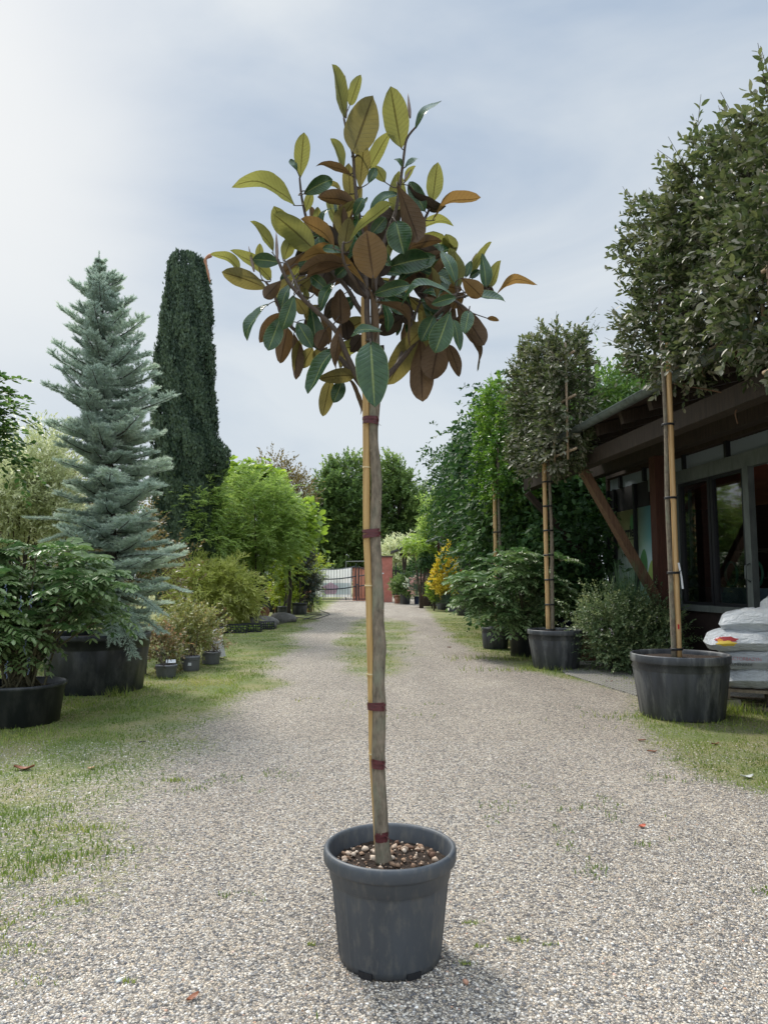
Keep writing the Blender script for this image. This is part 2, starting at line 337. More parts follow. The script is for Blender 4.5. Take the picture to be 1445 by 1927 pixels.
# ================================================================== ground
def grassmask(X, Y):
    n = fbm(X*1.3+3, Y*1.3, 4)            # ~0..1, mean .47
    n2 = fbm(X*4, Y*4+9, 3)
    sm = lambda e0, e1, v: (lambda t: t*t*(3-2*t))(np.clip((v-e0)/(e1-e0), 0, 1))
    edge = np.interp(Y, [0, 2.5, 4, 5.5, 7, 10, 17, 33, 60], [-1.45, -1.3, -1.4, -1.6, -1.75, -1.65, -2.0, -2.9, -3.5])
    edge = edge + (fbm(X*.7+9, Y*.7, 3)-.47)*.9
    left = sm(.75, -.75, X-edge)
    dens = np.interp(Y, [0, 3, 5, 6.5, 8, 60], [.50, .53, .60, .88, 1, 1])
    left = left*dens
    cw = np.interp(Y, [8.5, 10, 12, 16, 20, 26, 30], [0, .45, .6, .9, 1.05, 1.0, 0])
    cen = sm(.5, -.5, np.abs(X+.15+ (Y-12)*.006)-cw-(fbm(X*.9, Y*.6+30, 3)-.47)*.8)*sm(9, 11.5, Y)*sm(30, 24, Y)*.66
    redge = np.interp(Y, [0, 4, 5, 6.2, 7.5, 8.6, 9.5, 11, 12.5, 15, 20, 30, 60], [4.2, 2.9, 2.35, 2.15, 2.45, 3.0, 2.9, 2.35, 2.0, 1.7, 1.65, 1.9, 2.5])
    right = sm(-.35, .45, X-redge)*np.interp(Y, [0, 4.2, 5.5, 9, 60], [.3, .5, .78, .85, 1])
    g = np.maximum(np.maximum(left, cen), right)
    g = np.where(Y > 62, 1, g)
    # sparse weeds everywhere on the drive
    weed = sm(.70, .80, n2)*.55
    return np.clip(g + (n-.47)*.75*(g > .03), 0, 1.2), weed
xs = np.concatenate([[-500, -150, -60, -25, -14, -9], np.arange(-7, 7.01, .07), [9, 14, 25, 60, 150, 500]])
ys = np.concatenate([[-60, -15, -4, 0], np.arange(1.2, 14, .08), np.arange(14, 34, .2), np.arange(34, 70, 1.0), [80, 110, 180, 400, 1200]])
XX, YY = np.meshgrid(xs, ys, indexing='ij')
g, wd = grassmask(XX, YY)
und = (fbm(XX*.8, YY*.8, 3)-.45)*.02
ZZ = np.where((np.abs(XX) < 7) & (YY > 1) & (YY < 34), und, 0)
V = np.stack([XX, YY, ZZ], -1).reshape(-1, 3)
nx, ny = XX.shape
i, j = np.meshgrid(np.arange(nx-1), np.arange(ny-1), indexing='ij'); b0 = (i*ny+j).ravel()
Fq = np.stack([b0, b0+ny, b0+ny+1, b0+1], -1)
tag(link('ground', V, Fq, M['ground'], smooth=True, attrs={'grass': g.ravel()}), 'pale grey gravel drive with grass verges', kind='structure')

# loose gravel stones near the camera
rg = np.random.RandomState(11)
def stones(n, y0, y1, smin, smax, name):
    Y = y0 + (y1-y0)*rg.rand(n)**1.35
    X = (rg.rand(n)-.5)*2*(.60*Y+.15)
    gm, _ = grassmask(X, Y); keep = rg.rand(n) > gm*.75
    X, Y = X[keep], Y[keep]; n = len(X)
    s = smin+(smax-smin)*rg.rand(n)**2.2
    base = np.array([(1, 0, 0), (-1, 0, 0), (0, 1, 0), (0, -1, 0), (0, 0, 1), (.62, .62, .5), (-.62, .62, .5), (-.62, -.62, .5), (.62, -.62, .5)], float)
    a = rg.rand(n)*6.28; ca, sa = np.cos(a), np.sin(a)
    jit = 1+ (rg.rand(n, 9, 1)-.5)*.35
    Vv = base[None]*jit*np.stack([s, s*(.6+.4*rg.rand(n)), s*(.35+.35*rg.rand(n))], -1)[:, None]
    x = Vv[..., 0]*ca[:, None]-Vv[..., 1]*sa[:, None]; y = Vv[..., 0]*sa[:, None]+Vv[..., 1]*ca[:, None]
    Vv = np.stack([x+X[:, None], y+Y[:, None], Vv[..., 2]+(fbm(X*.8, Y*.8, 3)-.45)[:, None]*.02], -1)
    f = np.array([(4, 5, 6), (4, 6, 7), (4, 7, 8), (4, 8, 5), (0, 2, 5), (2, 6, 5), (2, 1, 6), (1, 7, 6), (1, 3, 7), (3, 8, 7), (3, 0, 8), (0, 5, 8)])
    Fc = (f[None]+np.arange(n)[:, None, None]*9).reshape(-1, 3)
    tint = np.repeat(rg.rand(n)**1.0, 9)
    tag(link(name, Vv, Fc, M['stones'], smooth=True, attrs={'tint': tint}), kind='stuff')
stones(95000, 1.9, 6.5, .003, .0080, 'gravel_stones')

# grass blades
def grass(n, name):
    Y = 1.9 + 26*rg.rand(n)**2.0
    X = (rg.rand(n)-.5)*2*(.60*Y+.3)
    gm, wd = grassmask(X, Y)
    pr = np.clip((gm-.34)*1.9, 0, 1)*np.clip(.38+2.2*(fbm(X*3+70, Y*3, 3)-.33), .1, 1)
    tuft = (fbm(X*5+2, Y*5, 3) > .56) & (gm < .4) & (Y < 9) & (fbm(X*.9, Y*.9+4, 2) > .44)
    pr = np.maximum(pr, tuft*np.where(np.abs(X) > .3, .22, .05)*(Y > 2.3))
    keep = rg.rand(n) < pr
    X, Y = X[keep], Y[keep]; n = len(X)
    h = (.008+.022*rg.rand(n)**1.8)*(1+.5*(fbm(X*2, Y*2, 2) > .5)) ; wdt = .0018+.0012*rg.rand(n)+Y*.00022
    a = rg.rand(n)*6.28; lean = rg.rand(n)*.9; la = rg.rand(n)*6.28
    sx, sy = np.cos(a)*wdt, np.sin(a)*wdt
    z0 = (fbm(X*.8, Y*.8, 3)-.45)*.02-.002
    tipx, tipy = X+np.cos(la)*lean*h, Y+np.sin(la)*lean*h
    mx, my = X+np.cos(la)*lean*h*.35, Y+np.sin(la)*lean*h*.35
    V = np.stack([np.stack([X-sx, Y-sy, z0], -1), np.stack([X+sx, Y+sy, z0], -1), np.stack([mx+sx*.8, my+sy*.8, z0+h*.6], -1), np.stack([tipx, tipy, z0+h], -1), np.stack([mx-sx*.8, my-sy*.8, z0+h*.6], -1)], 1)
    f = np.array([(0, 1, 2), (0, 2, 4), (4, 2, 3)])
    Fc = (f[None]+np.arange(n)[:, None, None]*5).reshape(-1, 3)
    dry = np.clip((fbm(X*.9+40, Y*.9, 3)-.35)*2.2, 0, 1)
    tint = np.clip(dry*.8+.35*rg.rand(n)-.05, 0, 1)
    tag(link(name, V, Fc, M['grassblade'], attrs={'tint': np.repeat(tint, 5)}), kind='stuff')
grass(560000, 'grass')

# taller grass at the feet of tubs
def edgegrass():
    P = []
    for (px, py, n, sp, hh) in [(1000, 1262, 240, .45, .07), (940, 1240, 200, .45, .09), (1365, 1340, 330, .22, .10), (1210, 1350, 120, .25, .05), (1300, 1365, 200, .5, .045), (880, 1200, 120, .4, .05), (60, 1385, 220, .5, .05), (190, 1318, 160, .6, .05), (300, 1278, 120, .3, .05), (1400, 1345, 200, .35, .07), (225, 1310, 90, .15, .12), (450, 1196, 60, .6, .06), (885, 1738, 34, .022, .014), (905, 1782, 26, .018, .012), (975, 1770, 40, .026, .014), (1035, 1778, 22, .018, .012), (875, 1815, 22, .016, .013), (588, 1778, 24, .016, .013), (240, 1850, 30, .02, .015), (130, 1700, 80, .09, .02), (60, 1650, 90, .12, .02), (250, 1600, 50, .08, .018), (20, 1790, 80, .10, .02), (90, 1850, 30, .06, .016), (330, 1470, 80, .06, .025), (160, 1560, 120, .1, .03)]:
        c = gd(px, py)
        q = rg.randn(n, 2)*[sp, sp*.35]+[c.x, c.y]
        P.append(np.column_stack([q, np.full(n, hh)*(.5+rg.rand(n))]))
    P = np.concatenate(P); n = len(P); X, Y, h = P.T
    a = rg.rand(n)*6.28; la = rg.rand(n)*6.28; lean = .2+.6*rg.rand(n); wd_ = .003+.0003*Y
    sx, sy = np.cos(a)*wd_, np.sin(a)*wd_; z0 = np.full(n, -.005)
    V = np.stack([np.stack([X-sx, Y-sy, z0], -1), np.stack([X+sx, Y+sy, z0], -1), np.stack([X+np.cos(la)*lean*h, Y+np.sin(la)*lean*h, h], -1)], 1)
    tag(link('tall_grass', V, np.arange(n*3).reshape(-1, 3), M['grassblade'], attrs={'tint': np.repeat(np.clip(.15+.65*rg.rand(n), 0, 1), 3)}), kind='stuff')
edgegrass()
# paved strip before the building
m, t, p = mat_new('paving')
tcn = nd(t, 'ShaderNodeNewGeometry'); br = nd(t, 'ShaderNodeTexBrick'); br.inputs['Scale'].default_value = 4.5; br.inputs['Color1'].default_value = (.2, .19, .17, 1); br.inputs['Color2'].default_value = (.28, .26, .23, 1); br.inputs['Mortar'].default_value = (.06, .06, .045, 1); br.inputs['Mortar Size'].default_value = .03
t.links.new(tcn.outputs['Position'], br.inputs[0]); t.links.new(br.outputs[0], p.inputs['Base Color']); p.inputs['Roughness'].default_value = .9
pvp = [(3.15, 8.7), (3.6, 7.9), (9, 8.3), (7.5, 15), (2.95, 12.6), (2.75, 11.0)]
tag(MB().add([(x, y, .014) for x, y in pvp]+[(x, y, -.05) for x, y in pvp], [(0, 1, 2, 3, 4, 5)]+[(q, q+6, (q+1) % 6+6, (q+1) % 6) for q in range(6)]).out('paving', m), 'strip of worn grey pavers before the timber shed', kind='structure')

# ================================================================== foliage tools
TM = {
 'rh': (np.array([(0, 0, 0), (.45, .5, .07), (1, 0, -.06), (.45, -.5, .07)]), np.array([(0, 3, 2), (0, 2, 1)])),
 'ov': (np.array([(0, 0, 0), (.22, .36, .05), (.55, .5, .05), (.8, .3, .0), (1, 0, -.1), (.8, -.3, 0), (.55, -.5, .05), (.22, -.36, .05), (.5, 0, -.03)]),
        np.array([(0, 8, 1), (1, 8, 2), (2, 8, 3), (3, 8, 4), (4, 8, 5), (5, 8, 6), (6, 8, 7), (7, 8, 0)])[:, ::-1].copy()),
 'sp': (np.array([(0, 0, 0), (.15, .38, .04), (.3, .36, .03), (.42, .5, .05), (.62, .34, 0), (.72, .40, .0), (1, 0, -.08), (.72, -.40, 0), (.62, -.34, 0), (.42, -.5, .05), (.3, -.36, .03), (.15, -.38, .04), (.5, 0, -.05)]),
        np.array([(0, 12, 1), (1, 12, 2), (2, 12, 3), (3, 12, 4), (4, 12, 5), (5, 12, 6), (6, 12, 7), (7, 12, 8), (8, 12, 9), (9, 12, 10), (10, 12, 11), (11, 12, 0)])[:, ::-1].copy()),
 'nd': (np.array([(0, .5, 0), (0, -.5, 0), (1, 0, 0)]), np.array([(0, 1, 2)])),
}
def leaves(name, parent, mat, P, D, Nn, L, W, tm='rh', tint=None, rng=None):
    tv, tf = TM[tm]; n = len(P)
    D = nrm(D); S = nrm(np.cross(Nn, D)); Nn = np.cross(D, S)
    L = np.broadcast_to(L, (n,)); W = np.broadcast_to(W, (n,))
    V = P[:, None] + tv[None, :, 0:1]*(L[:, None, None]*D[:, None]) + tv[None, :, 1:2]*(W[:, None, None]*S[:, None]) + tv[None, :, 2:3]*(L[:, None, None]*Nn[:, None])
    Fc = (tf[None]+(np.arange(n)*len(tv))[:, None, None]).reshape(-1, 3)
    if tint is None: tint = rng.rand(n)
    return link(name, V, Fc, mat, parent, attrs={'tint': np.repeat(tint, len(tv))})
def along(P, D, L, n, rng, ang=55, flat=False, droop=0, upn=1.0, jit=.25, t0=.1):
    """n leaves along each twig"""
    T = len(P); D = nrm(D)
    up = np.array([0, 0, 1.]); e1 = nrm(np.cross(D, up)+1e-4*rng.randn(T, 3)); e2 = np.cross(e1, D)
    i = np.arange(n); t = t0+(1-t0)*(i+.5)/n
    if flat: az = np.where(i % 2 == 0, 0, math.pi)[None]+rng.randn(T, n)*.15
    else: az = (i*2.4)[None]+rng.rand(T, 1)*6.28
    a = np.radians(ang)*(1+rng.randn(T, n)*.2)*np.linspace(1, .6, n)[None]
    pos = P[:, None]+D[:, None]*(np.broadcast_to(L, (T,))[:, None]*t[None])[..., None]
    if droop: pos[..., 2] -= droop*(np.broadcast_to(L, (T,))[:, None]*t[None])**2/np.maximum(np.broadcast_to(L, (T,))[:, None], 1e-3)
    rad = e1[:, None]*np.cos(az)[..., None]+e2[:, None]*np.sin(az)[..., None]
    d = D[:, None]*np.cos(a)[..., None]+rad*np.sin(a)[..., None]+rng.randn(T, n, 3)*jit*.5
    d[..., 2] -= droop*.6*t[None]
    nn = up*upn+rng.randn(T, n, 3)*jit*1.6-rad*.2+D[:, None]*(0 if flat else .4)
    return pos.reshape(-1, 3), nrm(d.reshape(-1, 3)), nn.reshape(-1, 3)
def clumps(rng, blobs, K, T, rc, up=.4, inner=.55, jit=.45):
    """twig bases gathered in K clumps over ellipsoid blobs. returns P, D, tintbase, centres"""
    B = np.array([b[:6] for b in blobs], float); wt = np.array([(b[6] if len(b) > 6 else b[3]*b[5]) for b in blobs]); wt = wt/wt.sum()
    k = rng.choice(len(B), K, p=wt); u = nrm(rng.randn(K, 3)); r = inner+(1-inner)*rng.rand(K, 1)**.6
    C = B[k, :3]+u*B[k, 3:6]*r; tb = rng.rand(K)
    q = rng.randint(0, K, T); P = C[q]+rng.randn(T, 3)*rc
    c0 = B[k[q], :3]; R_ = B[k[q], 3:6]
    D = nrm(nrm((P-c0)/R_)+rng.randn(T, 3)*jit+np.array([0, 0, up]))
    return P, D, tb[q], C
def limbs(parent, base, top, C, r0, rng, mat, n=12, name='branches', rl=None):
    mb = MB(); base = Vector(base); top = Vector(top)
    idx = rng.choice(len(C), min(n, len(C)), replace=False)
    for q in idx:
        c = Vector(C[q]); s_ = .35+.6*rng.rand(); p0 = base.lerp(top, s_); mid = p0.lerp(c, .5)+Vector((0, 0, -.08*(c-p0).length))+Vector(rng.randn(3)*.05*(c-p0).length)
        mb.tube([p0, mid, c], [r0*(1-s_*.6)*.55, r0*.28, r0*.08], 5)
    return mb.out(name, mat, parent, True)
def trunkmesh(parent, base, top, r0, r1, rng, mat, wob=.02, n=8, seg=10, name='trunk'):
    b, t_ = Vector(base), Vector(top); L = (t_-b).length
    pts = [b.lerp(t_, i/seg)+Vector((rng.randn()*wob*L*.3, rng.randn()*wob*L*.3, 0))*(0 if i in (0,) else 1) for i in range(seg+1)]
    return MB().tube(pts, [r0*1.25]+[r0+(r1-r0)*i/seg for i in range(1, seg+1)], n).out(name, mat, parent, True)

def shrub(name, label, cat, base, blobs, K, T, nl, L, W, mat, seed, rc=.15, tw=.25, up=.4, ang=55, tm='rh', trunk=None, bark='darkbark', nb=14, group=None, inner=.55, droop=0, flat=False, upn=1.0, pot=None, thingobj=None, jit=.25, crown='foliage', stems=None):
    rng = np.random.RandomState(seed)
    th = thingobj or thing(name, label, cat, base, 0, group)
    P, D, tb, C = clumps(rng, blobs, K, T, rc, up, inner)
    Lt = tw*(.6+.8*rng.rand(T))
    pos, d, nn = along(P, D, Lt, nl, rng, ang, flat, droop, upn, jit)
    ti = np.clip(np.repeat(tb, nl)*.55+rng.rand(len(pos))*.45, 0, 1)
    sc = .65+.6*rng.rand(len(pos))
    leaves(crown, th, mat, pos, d, nn, L*sc, W*sc, tm, ti)
    bt = Vector(base)
    if trunk:
        r0, zt = trunk; top = Vector((blobs[0][0], blobs[0][1], zt))
        trunkmesh(th, bt, top, r0, r0*.45, rng, M[bark])
        limbs(th, bt.lerp(top, .5), top, C, r0, rng, M[bark], nb)
    elif stems:
        n_, r_ = stems; mb = MB()
        idx = rng.choice(len(C), min(n_, len(C)), replace=False)
        for q in idx:
            c = Vector(C[q]); b = bt+Vector((rng.randn()*.08, rng.randn()*.08, 0)); mid = b.lerp(c, .55)+Vector((0, 0, .12*(c-b).length))
            mb.tube([b, mid, c], [r_, r_*.7, r_*.3], 5)
        mb.out('stems', M[bark], th, True)
    return th

def potmesh(th, c, rt, rb, h, mat, lip=.05, n=48, ribs=None, soil=True, name='pot', soilz=None, wall=.012, style=0, lipout=.02):
    z1 = h
    if style == 0:
        prof = [(rb*.9, .0), (rb, .004), (rb+.004, .012, 1), (rb+(rt-rb)*.72, h*.74, 1), (rb+(rt-rb)*.74, h*.76, 0), (rb+(rt-rb)*.8+.008, h*.775, 0), (rt-lipout, h-lip, 0), (rt-lipout*.6, h-lip-.004), (rt-.004, h-lip), (rt, h-lip+.008), (rt, h-.012), (rt-.006, h-.002), (rt-.016, h), (rt-.026, h-.006), (rt-.032, h-.03), (rt-.045, h-.16)]
    else:
        prof = [(rb*.9, 0), (rb, .004), (rt-lipout, h-lip), (rt, h-lip+.004), (rt, h-.006), (rt-.006, h), (rt-.018, h), (rt-.024, h-.01), (rt-.04, h-.15)]
    o = MB().lathe(prof, (c[0], c[1], c[2]), n, ribs).out(name, mat, th, True)
    if soil:
        sz = c[2]+(soilz if soilz is not None else h-.06); rs = rt-.03-.1*(h-(sz-c[2])) if style == 0 else rt-.03
        rng = random.Random(int(c[0]*97+c[1]*31)); V = [(c[0], c[1], sz+.01)]; Fc = []; m_ = 28
        rings = 5
        for k in range(1, rings+1):
            for j in range(m_):
                a = 2*math.pi*j/m_; V.append((c[0]+rs*k/rings*math.cos(a), c[1]+rs*k/rings*math.sin(a), sz+rng.uniform(-.008, .012)))
        for j in range(m_): Fc.append((0, 1+j, 1+(j+1) % m_))
        for k in range(rings-1):
            for j in range(m_): Fc.append((1+k*m_+j, 1+(k+1)*m_+j, 1+(k+1)*m_+(j+1) % m_, 1+k*m_+(j+1) % m_))
        link('soil', V, Fc, M['soil'], th, True)
    return o
def ribf(k, depth, width=.12):
    def f(a):
        x = (a*k/(2*math.pi)) % 1.0
        return depth if x < width else 0
    return f
exec_after = []
# ================================================================== large structure: timber shed on the right
TH = math.atan(.12)
shed = thing('timber_shed', 'long open timber nursery shed with glazed front, red-brown post and grey gutter', 'building', (0, 0, 0), TH); shed['_loc'] = 1
def sl(name, mb, mat, par=shed, smooth=False): return mb.out(name, mat, par, smooth)
par = shed
GX, GZ = 4.36, 3.75
# roof: boards, covering
EX = 12.5
mb = MB(); mb.add([(GX, 1.5, GZ+.02), (EX, 1.5, 5.9), (EX, 13.7, 5.9), (GX, 13.7, GZ+.02), (GX, 1.5, GZ+.06), (EX, 1.5, 5.94), (EX, 13.7, 5.94), (GX, 13.7, GZ+.06)], [(0, 3, 2, 1), (4, 5, 6, 7), (0, 1, 5, 4), (3, 7, 6, 2), (0, 4, 7, 3), (1, 2, 6, 5)])
sl('roof_boards', mb, M['roofwood'])
mb = MB(); mb.add([(GX-.04, 1.45, GZ+.064), (EX, 1.45, 5.95), (EX, 13.75, 5.95), (GX-.04, 13.75, GZ+.064), (GX-.04, 1.45, GZ+.09), (EX, 1.45, 5.99), (EX, 13.75, 5.99), (GX-.04, 13.75, GZ+.09)], [(0, 3, 2, 1), (4, 5, 6, 7), (0, 1, 5, 4), (3, 7, 6, 2), (0, 4, 7, 3), (1, 2, 6, 5)])
sl('roof', mb, M['rooftop'])
sl_ = (5.9-GZ)/(EX-GX)
k = 0
for y in np.arange(2.0, 13.6, .82):
    mb = MB(); x0 = GX+.12; x1 = 8.6
    mb.beam((x0, y, GZ+(x0-GX)*sl_-.085), (x1, y, GZ+(x1-GX)*sl_-.085), .10, .17); sl('rafter', mb, M['beam'])
# gutter: half round
mb = MB(); prof = [(math.cos(a), math.sin(a)) for a in np.linspace(math.pi, 2*math.pi, 9)]
for r_, flip in ((.075, 0), (.069, 1)):
    V = [(GX-.07+c*r_, y, GZ+.03+s_*r_) for y in (1.4, 13.8) for c, s_ in prof]
    Fc = [(q, q+1, q+10, q+9) for q in range(8)]; mb.add(V, Fc)
gut = sl('gutter', mb, M['gutter'], smooth=True)
mb = MB()
for y in np.arange(1.9, 13.7, 1.9): mb.add([(GX-.07+c*.08, y+dy, GZ+.03+s_*.08) for dy in (0, .03) for c, s_ in prof], [(q, q+1, q+10, q+9) for q in range(8)])
mb.box(GX-.155, GX-.145, 1.4, 13.8, GZ+.027, GZ+.037)
sl('gutter_bracket', mb, M['gutter'])
# longitudinal beams: outer eaves beam, inner beam
mb = MB(); mb.box(4.60, 4.80, 1.5, 14.15, 3.27, 3.50); sl('eaves_beam', mb, M['beam'])
mb = MB(); mb.box(5.95, 6.15, 1.5, 14.0, 3.52, 3.74); sl('inner_beam', mb, M['beam'])
# posts with braces
for y in (11.25, 5.6):
    mb = MB(); mb.box(5.94, 6.13, y, y+.20, 0, 3.52); sl('post', mb, M['post'])
    mb = MB(); mb.beam((6.02, y+.10, .98), (4.72, y+.10, 3.27), .12, .17, up=(0, 1, 0)); sl('brace', mb, M['brace'])
    mb = MB(); mb.box(4.45, 8.6, y+.02, y+.16, 3.745, 3.90); sl('tie_beam', mb, M['beam'])
# far end brace dropping into the ivy
mb = MB(); mb.beam((4.6, 13.95, 3.2), (6.1, 14.02, 1.6), .10, .14, up=(0, 1, 0)); sl('brace', mb, M['beam'])
WX = 6.4
def wb(y0, y1, z0, z1, x0=WX, x1=WX+.08): return MB().box(x0, x1, y0, y1, z0, z1)
sl('parapet_wall', wb(2.2, 14.1, 0, .93), M['wall'])
sl('window_sill', MB().box(WX-.07, WX+.12, 2.2, 12.35, .932, 1.03), M['alu'])
sl('window_header', MB().box(WX-.02, WX+.10, 2.2, 12.35, 3.05, 3.27), M['alu'])
# strip of translucent corrugated panel above the header
m, t, p = mat_new('clerestory_panel'); p.inputs['Base Color'].default_value = (.20, .235, .27, 1); p.inputs['Roughness'].default_value = .4
M['clere'] = m
m, t, p = mat_new('pane_glass')
gx = nd(t, 'ShaderNodeBsdfGlossy'); gx.inputs['Roughness'].default_value = .03; tx = nd(t, 'ShaderNodeBsdfTransparent'); tx.inputs[0].default_value = (.62, .70, .70, 1)
fz = nd(t, 'ShaderNodeFresnel'); fz.inputs[0].default_value = 1.5; mxs = nd(t, 'ShaderNodeMixShader'); mfa = nd(t, 'ShaderNodeMath', operation='MULTIPLY_ADD'); t.links.new(fz.outputs[0], mfa.inputs[0]); mfa.inputs[1].default_value = 2.2; mfa.inputs[2].default_value = .07; t.links.new(mfa.outputs[0], mxs.inputs[0]); t.links.new(tx.outputs[0], mxs.inputs[1]); t.links.new(gx.outputs[0], mxs.inputs[2]); t.links.new(mxs.outputs[0], t.nodes['Material Output'].inputs[0])
M['glass'] = m
def pane(name, y0, y1, z0, z1, x=WX+.04, mat='glass', par=shed):
    return link(name, [(x, y0, z0), (x, y1, z0), (x, y1, z1), (x, y0, z1)], [(0, 3, 2, 1)], M[mat], par)
for y0, y1 in ((4.0, 6.3), (6.36, 8.6), (8.66, 9.9), (9.96, 11.1), (11.16, 12.5), (12.56, 13.5), (13.56, 14.05)):
    V = []; n_ = max(4, int((y1-y0)/.045)); 
    for q in range(n_+1):
        y = y0+(y1-y0)*q/n_; V += [(WX+.03+.014*math.sin(y*70), y, 3.275), (WX+.03+.014*math.sin(y*70), y, 3.50)]
    link('clerestory_pane', V, [(2*q, 2*q+1, 2*q+3, 2*q+2) for q in range(n_)], M['clere'], shed, True)
for y in (3.97, 6.33, 8.63, 9.93, 11.13, 12.53, 13.53): sl('mullion', wb(y-.035, y+.035, 3.272, 3.52, WX-.03, WX+.07), M['darkframe'])
sl('wall_plate', MB().box(WX-.05, WX+.1, 1.6, 14.1, 3.52, 3.66), M['beam'])
# windows: panes with frames
def window(y0, y1, frame='darkframe', fw=.06, handle=None):
    mb = MB(); z0, z1 = 1.03, 3.05
    mb.box(WX, WX+.07, y0, y0+fw, z0+.001, z1-.001); mb.box(WX, WX+.07, y1-fw, y1, z0+.001, z1-.001)
    mb.box(WX+.003, WX+.067, y0+fw, y1-fw, z0+.002, z0+.05); mb.box(WX+.003, WX+.067, y0+fw, y1-fw, z1-.05, z1-.002)
    f = sl('window', mb, M[frame]); pane('pane', y0+fw, y1-fw, z0+.05, z1-.05, par=f)
    return f
window(9.56, 10.42); window(10.44, 11.35); window(11.37, 12.30, 'alu', .05)
# grey sliding leaf at the opening edge with its handle
mb = MB(); mb.box(WX-.04, WX+.06, 9.40, 9.53, 1.031, 3.049)
door = sl('sliding_window', mb, M['alu'])
MB().tube([(WX-.045, 9.45, 1.66), (WX-.11, 9.45, 1.63), (WX-.115, 9.45, 1.45), (WX-.045, 9.45, 1.40)], .012, 8).out('handle', M['alu'], door, True)
sl('window_post', wb(7.35, 7.43, 1.031, 3.049, WX, WX+.08), M['alu'])
# mural panels behind glass
def mural_mat():
    m, t, p = mat_new('mural_print'); L = t.links.new
    tc = nd(t, 'ShaderNodeTexCoord'); sp = nd(t, 'ShaderNodeSeparateXYZ'); L(tc.outputs['Object'], sp.inputs[0])
    mr = nd(t, 'ShaderNodeMapRange'); mr.inputs[1].default_value = .9; mr.inputs[2].default_value = 2.9; L(sp.outputs[2], mr.inputs[0])
    n = nd(t, 'ShaderNodeTexNoise'); n.inputs['Scale'].default_value = 1.1; L(tc.outputs['Object'], n.inputs[0])
    a = nd(t, 'ShaderNodeMath', operation='MULTIPLY_ADD'); L(n.outputs[0], a.inputs[0]); a.inputs[1].default_value = .25; L(mr.outputs[0], a.inputs[2])
    r1 = ramp(t, [(.12, (.10, .26, .12)), (.35, (.28, .42, .30)), (.5, (.55, .66, .66)), (.72, (.27, .31, .16)), (1, (.12, .125, .05))], a.outputs[0])
    r2 = ramp(t, [(.12, (.15, .34, .10)), (.3, (.45, .60, .58)), (.55, (.42, .60, .66)), (.75, (.08, .32, .38)), (1, (.04, .18, .24))], a.outputs[0])
    my = nd(t, 'ShaderNodeMapRange'); my.inputs[1].default_value = 13.0; my.inputs[2].default_value = 12.2; L(sp.outputs[1], my.inputs[0])
    mx = nd(t, 'ShaderNodeMix', data_type='RGBA'); L(my.outputs[0], mx.inputs[0]); L(r1.outputs[0], mx.inputs[6]); L(r2.outputs[0], mx.inputs[7])
    L(mx.outputs[2], p.inputs['Base Color']); p.inputs['Roughness'].default_value = .4; return m
M['mural'] = mural_mat(); M['muralleaf'] = plain('mural_leaf_print', (.07, .20, .07), .5); M['muralpale'] = plain('mural_pale_leaf_print', (.22, .42, .36), .5); M['murallime'] = plain('mural_lime_print', (.30, .42, .12), .5)
M['ink'] = plain('dark_ink', (.008, .01, .012), .5); M['greyink'] = plain('grey_ink', (.10, .11, .12), .5)
sign = sl('mural_panel', MB().box(WX+.012, WX+.04, 11.72, 14.05, .94, 2.80), M['mural'])
sl('upper_back_panel', MB().box(WX+.02, WX+.05, 12.4, 14.05, 2.805, 3.27), M['interior'])
for y in (14.07, 13.78, 12.90): sl('mullion', wb(y-.035, y+.035, .935, 3.27, WX-.05, WX+.005), M['darkframe'])
sl('end_wall', MB().box(WX, 10.5, 14.11, 14.2, 0, 3.6), M['roofwood'])
def petal(cy, cz, w, h, ang, mat, x=WX+.009, name='printed_leaf'):
    V = [(x, cy, cz)]
    for q in range(24):
        a = 2*math.pi*q/24; u = math.cos(a)*w/2*(1-.25*math.sin(a)); v = math.sin(a)*h/2
        V.append((x, cy+u*math.cos(ang)-v*math.sin(ang), cz+u*math.sin(ang)+v*math.cos(ang)))
    link(name, V, [(0, 1+(q+1) % 24, 1+q) for q in range(24)], M[mat], sign)
petal(12.68, 1.75, .30, .52, .15, 'muralleaf', WX+.008); petal(12.60, 1.40, .30, .50, -.25, 'muralpale', WX+.006); petal(12.42, 1.55, .2, .5, .3, 'murallime', WX+.004); petal(12.95, 1.3, .2, .5, .3, 'muralleaf', WX+.010); petal(13.10, 2.55, .15, .30, 0, 'muralleaf', WX+.008)
def text(s, size, loc, rot, mat, par, name='lettering', sx=1, bold=0):
    c = bpy.data.curves.new(name, 'FONT'); c.body = s; c.size = size; c.extrude = .0012; c.offset = bold; c.align_x = 'LEFT'
    o = bpy.data.objects.new(name, c); COL.objects.link(o)
    me = bpy.data.meshes.new_from_object(o); COL.objects.unlink(o); bpy.data.objects.remove(o)
    me.materials.clear(); me.materials.append(mat)
    o = bpy.data.objects.new(name, me); COL.objects.link(o); o.parent = par
    o.location = Vector(loc) - (Vector(par.location) if (par is not None and not par.get('_loc') and par.type == 'EMPTY') else Vector())
    o.rotation_euler = rot; o.scale = (sx, 1, 1); return o
text('Kurrle', .30, (WX+.006, 13.70, 2.27), (math.pi/2, 0, -math.pi/2), M['ink'], sign, sx=.85, bold=.006)
sign_l = MB().box(WX+.004, WX+.010, 12.95, 13.70, 2.215, 2.23).out('lettering', M['ink'], sign)
text('ter Bonsai-Garten', .10, (WX+.006, 13.68, 2.11), (math.pi/2, 0, -math.pi/2), M['greyink'], sign, sx=.70)
